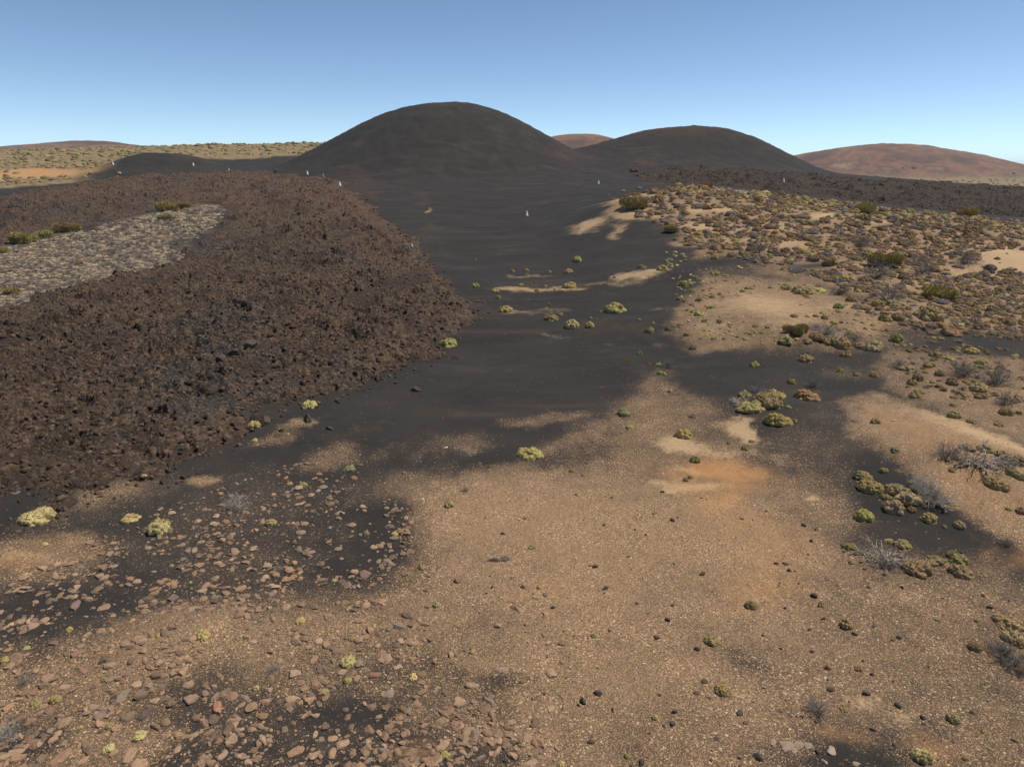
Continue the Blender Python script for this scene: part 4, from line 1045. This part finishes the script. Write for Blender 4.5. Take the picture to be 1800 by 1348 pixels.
# fine dry twigs through the hillside and island scrub
TW = []
for i in range(3):
    r2 = np.random.default_rng(600 + i); ps = []
    for k in range(46):
        an = r2.uniform(0, 6.28); el = r2.uniform(.1, 1.4); d = np.array([math.cos(an)*math.cos(el), math.sin(an)*math.cos(el), .7*math.sin(el)])
        L = r2.uniform(.6, 1.1); ps.append((np.stack([d * 0 + .03, d * L * .5 + r2.normal(size=3) * .06, d * L + r2.normal(size=3) * .12]), [.03, .024, .014]))
    TW.append(tubes(ps, 3))
tw = []
for poly, n, ym, sd_, wr in ((HILL, 420, 132, 61, (10, 26)), (ISLE, 750, 190, 62, (10, 22)), (BACK, 16, 132, 63, (14, 28))):
    q = scatter_px(poly, n, sd_)
    q = np.array([p for p in q if notbare(*p)])
    a, b = unproj(q[:, 0], q[:, 1], 0, ym); zz = zground(a, b)
    for j in range(len(a)):
        r = rnd.uniform(*wr) * slant(a[j], b[j], zz[j]) / 2400
        g = rnd.uniform(.75, 1.3); tw.append((TW[rnd.randrange(3)], a[j], b[j], zz[j], r, r, r * .8, rnd.uniform(0, 6.28), (.23 * g, .195 * g, .17 * g)))
merged('dry_undergrowth', tw, M_SHRUB, 'tangle of dry grey twigs through the scrub', 'undergrowth')

# far plains: thousands of small bushes seen as one mass
farb = []
r3 = np.random.default_rng(71)
for k in range(5200):
    if k < 3600: u = r3.uniform(-350, 620); y = math.exp(r3.uniform(math.log(215), math.log(470)))
    else: u = r3.uniform(1380, 2200); y = math.exp(r3.uniform(math.log(275), math.log(1100)))
    farb.append((float(acol(u) * y), y))
fx = np.array([q[0] for q in farb]); fy = np.array([q[1] for q in farb])
FARP = poly_uy([(-2500, 192), (0, 212), (120, 228), (140, 268), (245, 300), (300, 340), (430, 328), (560, 343), (600, 470), (1300, 800), (1390, 420), (1450, 345), (1570, 292), (3200, 270), (3200, 9000), (-2500, 9000)])
org_p = ell_px(70, 304, 85, 8, 0, 330)
m = in_poly(FARP, fx, fy) & (~in_poly(org_p, fx, fy) | (r3.random(len(fx)) < .06)); fx, fy = fx[m], fy[m]
fz = zground(fx, fy)
items = []
for j in range(len(fx)):
    r = r3.uniform(.5, 1.5) * (1 if r3.random() < .85 else 1.5) * (1 + fy[j] / 900)
    c = [(.15, .13, .045), (.20, .155, .07), (.13, .105, .06), (.24, .18, .095), (.17, .12, .065)][r3.integers(5)]
    items.append((TINY[r3.integers(4)], fx[j], fy[j], fz[j] - .1, r, r, r * .9, r3.uniform(0, 6.28), jit(c, .2)))
merged('far_scrub', items, M_SHRUB, 'olive scrub dotting the far plains behind the lava', 'scrub')
# pale domes on the ash in front of the small cone
for u, v, w, lab in ((160, 303, 13, 'wider pale conical shrub on black ash, left of the pair under the small cone'), (150, 311, 10, 'small pale shrub at the near edge of ash below the wider conical one'), (210, 304, 10, 'pale conical shrub on the ash directly under the small black cone'), (207, 310, 5, 'tiny pale shrub just below the conical one under the small cone')):
    x, y, z = shrub_pos(u, v, w, 300); r = w * slant(x[0], y[0], z[0]) / 2400 * 1.1
    tag(put('cushion_shrub', CUSHIONS[7], x[0], y[0], z[0], r, r, r * 1.0, jit(COLS['k'], .05)), lab, 'shrub', 'pale shrubs on the ash under the small cone')
for u, v, w, c, lab in ((1124, 321, 14, 'g', 'bright green conical shrub on the ash beside the hill crest'), (1071, 326, 7, 'g', 'tiny bright green shrub at the left tip of the hill crest'), (1096, 326, 12, 'y', 'small yellow-green shrub on the sand at the left tip of the crest'), (1193, 318, 20, 'k', 'pale yellow shrub topping the hill crest before the second cone')):
    x, y, z = shrub_pos(u, v, w, 150); r = w * slant(x[0], y[0], z[0]) / 2400 * 1.1
    tag(put('cushion_shrub', CUSHIONS[7], x[0], y[0], z[0], r, r, r, jit(COLS[c], .05)), lab, 'shrub', 'shrubs on the left tip of the hill crest')
print('scrub', time.time() - T0, len(stuff_h), len(stuff_i), len(items))

# ------------------------------------------------------------------ rocks
BROWN = [(.27, .165, .098), (.225, .14, .084), (.30, .188, .115), (.19, .122, .076), (.25, .164, .102), (.15, .104, .072), (.32, .21, .135), (.21, .15, .108)]
DARKS = [(.075, .055, .045), (.055, .045, .040), (.10, .068, .052), (.13, .088, .06)]
NOTED = [(658, 1184, 27, (.22, .12, .085), 'largest reddish brown boulder standing clear on black ash'), (257, 1249, 29, (.11, .08, .065), 'dark brown boulder with a deep shadow among pale rocks'), (134, 1063, 26, (.21, .14, .105), 'brown boulder, left of two neighbours on bare black ash'), (180, 1067, 25, BROWN[0], 'flat brown rock, right of two neighbours on bare black ash'),
  (335, 1228, 29, (.26, .17, .12), 'rounded brown rock at the rim of a black ash pool'), (384, 1241, 28, (.33, .165, .10), 'orange tinged angular rock among brown rocks'), (292, 1291, 22, BROWN[2], 'pale square rock lying alone on the black ash pool'), (516, 1316, 32, BROWN[0], 'broad flat brown rock near the bottom edge on black ash'),
  (583, 1322, 26, BROWN[2], 'angular pale rock right of the broad flat one'), (649, 1278, 20, BROWN[1], 'brown rock below the largest reddish boulder'), (642, 1006, 22, (.17, .11, .085), 'tall brown rock on the ash at the gravel border'), (530, 1063, 18, BROWN[1], 'brown rock alone above the small yellow shrub'),
  (784, 1214, 18, BROWN[3], 'oval brown rock on gravel right of the reddish boulder'), (869, 983, 22, (.14, .10, .08), 'dark brown rock, left of a pair on a dark gravel patch'), (886, 981, 18, (.12, .085, .07), 'dark brown rock, right of a pair on a dark gravel patch'), (778, 1020, 18, BROWN[3], 'brown slab leaning on gravel above the grey-green shrub'),
  (225, 1326, 38, BROWN[2], 'wide flat brown slab at the bottom edge, right of two slabs'), (110, 1322, 40, BROWN[0], 'widest flat brown slab at the bottom edge'), (305, 1050, 22, (.16, .11, .085), 'dark brown rock above the rocky gravel streak'), (784, 786, 9, (.55, .40, .27), 'pale buff stone alone on the black ash'),
  (744, 877, 8, (.55, .42, .28), 'small pale buff stone on gravel above the brown rocks'), (1461, 1318, 22, (.33, .25, .19), 'pale square rock on the dark ash near the bottom edge'), (1450, 1338, 12, (.28, .2, .14), 'small brown rock below the pale square one'), (1505, 1340, 15, (.30, .22, .16), 'pale rock right of the pale square one'),
  (1572, 740, 9, (.55, .44, .32), 'pale stone beside an olive shrub on the tan hump'), (1165, 834, 9, (.42, .24, .17), 'pinkish stone on the orange earth'), (1303, 911, 8, (.20, .075, .035), 'rusty dark stone on the orange tinted gravel'), (28, 866, 19, (.17, .16, .15), 'pale grey stone lying on the dark lava edge')]
n_rock = 0
rock_xy = []
def rock(name, meshes, u, v, w, col, lab, grp, cat='rock', sink=.12, zs=1.0, ymax=235):
    x, y = unproj(u, v + .1 * w, 0, ymax); z = lava_top(x, y); x, y, z = x[0], y[0], z[0]
    r = w * slant(x, y, z) / 2400 * 1.05
    o = put(name, rnd.choice(meshes), x, y, z + (.12 - sink) * r, r, r * rnd.uniform(.85, 1.1), r * zs, (*col, 1))
    rock_xy.append((x, y, r))
    return tag(o, lab, cat, grp)
for u, v, w, c, lab in NOTED:
    rock('rock', FLATS if 'flat' in lab or 'slab' in lab else ROCKS, u, v, w, c, lab, 'noted rocks on the near ground'); n_rock += 1
for k, (u, v, w) in enumerate(((1358, 1304, 18), (1384, 1309, 30), (1402, 1307, 22), (1421, 1309, 20), (1396, 1318, 16))):
    rock('rock', FLATS, u, v, w, (.26, .19, .135), 'pale flat rock of the low outcrop in the dark ash near the bottom edge', 'pale flat outcrop rocks'); n_rock += 1

RZ = [([(60, 1000), (250, 905), (420, 845), (600, 785), (640, 810), (600, 900), (690, 870), (740, 930), (700, 1010), (640, 1040), (560, 1030), (430, 1080), (250, 1080), (100, 1100), (0, 1110), (-30, 1060)], 1600, (.05, .19)),
      ([(-30, 1090), (150, 1100), (330, 1090), (560, 1040), (720, 1060), (800, 1150), (900, 1270), (960, 1360), (-30, 1360)], 2000, (.045, .20)),
      ([(700, 1000), (950, 1000), (1000, 1150), (980, 1348), (880, 1348), (800, 1150)], 110, (.06, .18)), ([(560, 785), (640, 800), (600, 830), (540, 830)], 60, (.04, .13))]
rc = []
r4 = np.random.default_rng(81)
for poly, n, (s0, s1) in RZ:
    q = scatter_px(poly, n, 82 + n); a, b = unproj(q[:, 0], q[:, 1]); zz = zground(a, b)
    pn = fbm(a / 2.2, b / 2.2, 97, 2)
    for j in range(n):
        if pn[j] < -.15 and r4.random() < .75: continue
        rc.append((s0 + (s1 - s0) * r4.random() ** 2.6, a[j], b[j], zz[j]))
rc = [c for c in rc if not any((c[1] - x) ** 2 + (c[2] - y) ** 2 < (r + c[0] * .7) ** 2 for x, y, r in rock_xy)]
rc.sort(key=lambda c: -c[0] / slant(c[1], c[2], c[3]))
RG = [rock_geo(360 + i, 2, .4 + .06 * (i % 3), 9) for i in range(6)]
rs = []
for k, (s, x, y, z) in enumerate(rc):
    c = BROWN[r4.integers(8)]; f = r4.uniform(.8, 1.15); c = tuple(q * f for q in c)
    if n_rock < 300:
        n_rock += 1
        zl = 0 if y < 15 else 1 if y < 20 else 2
        o = put('rock', ROCKS[r4.integers(10)] if r4.random() < .88 else FLATS[r4.integers(3)], x, y, z - .08 * s, s, s * r4.uniform(.8, 1.1), s * r4.uniform(.8, 1.3), (*c, 1))
        o.rotation_euler.x = r4.uniform(-.25, .25); o.rotation_euler.y = r4.uniform(-.25, .25)
        tag(o, ('angular brown rock in the dense litter of rocks nearest the bottom edge', 'angular brown rock in the middle of the rock litter on ash', 'brown rock in the far part of the rock litter below the lava')[zl], 'rock', ('rocks nearest the bottom edge', 'rocks in the middle of the litter', 'rocks below the lava')[zl])
    else:
        rs.append((RG[r4.integers(6)], x, y, z + .03 * s, s, s * r4.uniform(.7, 1.1), s * r4.uniform(.8, 1.3), r4.uniform(0, 6.28), c))
merged('rubble', rs, M_ROCK, 'small brown rubble strewn over the black ash between the larger rocks', 'rubble')

# small dark lava stones on the gravel
q = scatter_px([(740, 930), (1000, 860), (1300, 870), (1500, 960), (1800, 960), (1800, 1348), (860, 1348), (960, 1150)], 210, 91); a, b = unproj(q[:, 0], q[:, 1]); zz = zground(a, b)
dk = sorted([(.025 + .085 * r4.random() ** 2.6, a[j], b[j], zz[j]) for j in range(len(a))], key=lambda c: -c[0] / c[2])
for k, (s, x, y, z) in enumerate(dk):
    c = DARKS[r4.integers(4)]
    o = put('lava_stone', STONES[r4.integers(5)], x, y, z + .12 * s, s, s * r4.uniform(.6, 1.1), s * r4.uniform(.8, 1.2), (*c, 1))
    tag(o, 'small dark lava stone lying loose on the tan gravel plain', 'stone', 'dark stones on the gravel plain')

# boulders and outcrops of the lava
BLD = [(410, 607, 34, 'jagged brown outcrop standing out of the middle of the lava tongue'), (440, 596, 26, 'smaller jagged outcrop right beside the middle one on the lava'), (385, 618, 22, 'low jagged block left of the middle outcrop on the lava'), (461, 690, 30, 'blocky dark outcrop near the lava edge above two pale shrubs'), (440, 684, 22, 'lower block left of the dark outcrop near the lava edge'),
  (536, 688, 26, 'rounded boulder at the lava edge just above a pale shrub'), (72, 834, 28, 'dark hollow-sided block near the lava edge above the broad yellow shrub'), (160, 802, 14, 'reddish block on the dark near part of the lava'), (575, 700, 16, 'dark block at the tip of the lava edge beside the ash'), (730, 640, 18, 'dark block on the lava edge left of the flat shrub'),
  (1115, 288, 16, 'reddish lava block alone at the left end of the far lava band'), (1357, 309, 13, 'black lava pinnacle on the rim of the far band below the second cone'), (1463, 313, 15, 'black lava knob on the rim of the far band at the cone foot'), (1551, 318, 13, 'black lava knob on the rim of the far band before the distant hill'), (485, 293, 14, 'dark lava knob on the far rim of the lava tongue'), (800, 590, 14, 'dark block on the lava rim above the flat yellow-green shrub')]
for u, v, w, lab in BLD:
    far_ = u > 1000
    x, y = unproj(u, v, 1.6 if not far_ else 2.5, 240); z = lava_top(x, y); r = w * slant(x[0], y[0], z[0]) / 2400
    o = put('lava_boulder', rnd.choice(BOULDERS), x[0], y[0], z[0] + .05 * r, r, r * .85, r * (1.0 if not far_ else 1.2), (.075, .053, .042, 1) if 'red' not in lab else (.12, .06, .045, 1))
    tag(o, lab, 'boulder', 'blocks standing out of the lava')
# loose clinker over the lava, thicker along its edges
cl = []
r5 = np.random.default_rng(95)
CG = [rock_geo(380 + i, 2, .8, 8) for i in range(6)]
for poly, hole, n, uu, yy, T in ((LAVA_L, KIPUKA, 36000, (-250, 880), (16, 240), 1.15), (LAVA_R, None, 5000, (1060, 1950), (120, 250), .9)):
    a = acol(r5.uniform(*uu, n)); 
    y = 1 / r5.uniform(1 / yy[1], 1 / yy[0], n) if yy[0] < 50 else r5.uniform(*yy, n)
    far_n = int(n * .45)
    if yy[0] < 50: y[:far_n] = np.exp(r5.uniform(math.log(35), math.log(yy[1]), far_n))
    x = a * y
    h, d = lava_shape(poly, hole, x, y, T)
    k = (d > -1.2) & ((d > 0) | (r5.random(n) < .35))
    x, y, h, d = x[k], y[k], h[k], d[k]
    z = zground(x, y) + np.maximum(h, 0)
    for j in range(len(x)):
        s = (.022 + .12 * r5.random() ** 4) * (1 + y[j] / 110) * (1.5 if r5.random() < .04 else 1)
        c = [(.052, .036, .025), (.068, .044, .029), (.030, .024, .021), (.088, .053, .034), (.038, .029, .023), (.12, .080, .053)][r5.integers(6)]
        c = tuple(q * .62 for q in c) if yy[0] > 50 else c
        cl.append((CG[r5.integers(6)] if s * 683 / y[j] > 2.2 else (ICO[1][0] * (1, .8, .7), ICO[1][1]), x[j], y[j], z[j] + .2 * s, s, s * r5.uniform(.6, 1), s * r5.uniform(.6, 1.2), r5.uniform(0, 6.28), c))
merged('lava_rubble', cl, M_ROCK, 'loose clinker strewn over and along the lava', 'rubble')

# pebbles in the near gravel
n = 36000
yy = 1 / r5.uniform(1 / 36, 1 / 8.5, n); xx = yy * r5.uniform(-1.05, 1.05, n)
tt, ss_, oo, *_ = tan_masks(xx, yy)
k = r5.random(n) < np.clip(tt * 1.0 + .03 + .2 * ss_, 0, 1) * (1 - .5 * oo)
dl = sdf(LAVA_L, xx, yy); k &= dl < .2
xx, yy = xx[k], yy[k]; zz = zground(xx, yy); n = len(xx)
OV = np.array([(1, 0, 0), (-1, 0, 0), (0, 1, 0), (0, -1, 0), (0, 0, 1), (0, 0, -1.0)]); OF = np.array([(0, 2, 4), (2, 1, 4), (1, 3, 4), (3, 0, 4), (2, 0, 5), (1, 2, 5), (3, 1, 5), (0, 3, 5)])
s = (.007 + .018 * r5.random(n) ** 3) * np.clip(yy / 14, .9, 1.6)
P = OV[None] * s[:, None, None] * r5.uniform(.6, 1.2, (n, 6, 1)) * np.array([1.1, .9, .6]) + r5.normal(size=(n, 6, 3)) * s[:, None, None] * .18
an = r5.uniform(0, 6.28, n); cs, sn = np.cos(an)[:, None], np.sin(an)[:, None]
P = np.stack([P[..., 0]*cs - P[..., 1]*sn + xx[:, None], P[..., 0]*sn + P[..., 1]*cs + yy[:, None], P[..., 2] + (zz + .25 * s)[:, None]], -1)
F = (np.arange(n)[:, None, None] * 6 + OF[None]).reshape(-1, 3)
pal = np.array([(.34, .23, .145), (.24, .155, .10), (.42, .30, .18), (.10, .07, .05), (.055, .045, .037), (.28, .165, .095), (.52, .42, .29), (.20, .135, .085)])
tint = pal[r5.choice(8, n, p=[.22, .2, .12, .12, .1, .12, .04, .08])] * r5.uniform(.8, 1.2, (n, 1))
me = mesh_np('gravel', P.reshape(-1, 3), F, M_PEB, False); vattr(me, 'tint', np.repeat(tint, 6, 0))
tag(link('gravel', me), 'loose tan pebbles covering the near ground', 'gravel', None, 'stuff')

# ------------------------------------------------------------------ white boundary markers
def marker_geo():
    prof = [(.0, .30), (.05, .31), (.32, .25), (.62, .155), (.90, .085), (1.02, .06), (1.05, .0)]
    an = np.linspace(0, 2*math.pi, 17)[:-1]; V = []
    for z, r in prof: V += [(r*math.cos(t) * (1 + .04*math.sin(3*t)), r*math.sin(t), z - .1) for t in an]
    F = [(i*16 + j, i*16 + (j+1) % 16, (i+1)*16 + (j+1) % 16, (i+1)*16 + j) for i in range(len(prof) - 1) for j in range(16)]
    return mesh_np('boundary_marker', np.array(V), np.array(F), M_WHITE, True)
def plinth_geo():
    P, F = rock_geo(399, 2, .25, 10)
    me = mesh_np('stone_footing', P * (.42, .42, .5), F, M_ROCK, False); vattr(me, 'tint', np.ones((len(P), 3))); return me
MK, PL = marker_geo(), plinth_geo()
for u, v, hpx, c, lab in ((926, 380, 8.5, 1, 'white conical marker on the open ash apron below the tallest cone'), (724, 430, 8, 1, 'white conical marker on the lava edge halfway down the apron'), (597, 322, 7, 1, 'white conical marker on the rusty lava rim left of the apron'), (540, 301, 6, 1, 'white conical marker where the lava rim meets the cone foot'),
      (568, 306, 6, .45, 'grey weathered conical marker between two white ones on the lava rim'), (1052, 323, 6, 1, 'thin white conical marker beside the left tip of the scrubby hill'), (1377, 321, 7, 1, 'white conical marker standing in the far lava band'), (199, 290, 5, 1, 'white conical marker on the scrub line behind the small black cone'),
      (340, 291, 5, 1, 'white conical marker at the right foot of the small black cone'), (402, 295, 4, .8, 'tiny pale conical marker on the far lava rim'), (1218, 326, 4, 1, 'tiny white conical marker among shrubs on the hill crest')):
    hh = .9 if (520 < u < 740 and v < 440) or u in (1377, 402) else 0
    x, y = unproj(u, v, hh, 250); ox, oy = np.meshgrid(np.linspace(-.6, .6, 7), np.linspace(-.6, .6, 7))
    z = np.array([np.percentile(lava_top(x[0] + ox.ravel(), y[0] + oy.ravel()), 85)]) if hh else lava_top(x, y)
    s = hpx * slant(x[0], y[0], z[0]) / 1200 / .92
    root = bpy.data.objects.new('boundary_marker', None); COL.objects.link(root); root.location = (x[0], y[0], z[0]); root.scale = (s, s, s); root.empty_display_size = .3
    put('post', MK, 0, 0, 0, 1, 1, 1, (c, c, c, 1), root, 0)
    put('stone_footing', PL, 0, 0, -.05, 1, 1, 1, (.10, .075, .06, 1), root, 0)
    tag(root, lab, 'marker', 'conical markers around the lava')
# ------------------------------------------------------------------ air
bm = bmesh.new(); bmesh.ops.create_cube(bm, size=1)
for v in bm.verts: v.co = (v.co.x * 60000, 18600 * (v.co.y + .5) - 120, -14 if v.co.z < 0 else 150)
hz = bpy.data.meshes.new('haze'); bm.to_mesh(hz); bm.free()
hm = bpy.data.materials.new('haze'); hm.use_nodes = True
hn = hm.node_tree.nodes; hn.remove(hn['Principled BSDF'])
pv = hn.new('ShaderNodeVolumePrincipled'); pv.inputs['Density'].default_value = .00007; pv.inputs['Color'].default_value = (.78, .86, 1, 1)
hm.node_tree.links.new(pv.outputs[0], hn['Material Output'].inputs['Volume'])
hz.materials.append(hm)
tag(link('haze', hz), 'thin air haze over the far hills', 'haze', None, 'stuff')
# a thin dark stake by the lava edge
x, y = unproj(767, 440, 0, 200); z = lava_top(x, y)
V, F = tubes([(np.array([(0, 0, -.1), (.01, 0, .5), (.03, 0, 1.1)]), [.03, .028, .024])], 6)
tag(put('wooden_stake', mesh_np('wooden_stake', V, F, M_BARK), x[0], y[0], z[0], 1, 1, 1, (.15, .13, .12, 1)), 'thin dark stake on the ash beside the lava edge', 'stake')
print('done', time.time() - T0, 'rocks', n_rock, 'cushions', n_cush, 'rubble', len(rs), len(cl), 'peb', n)
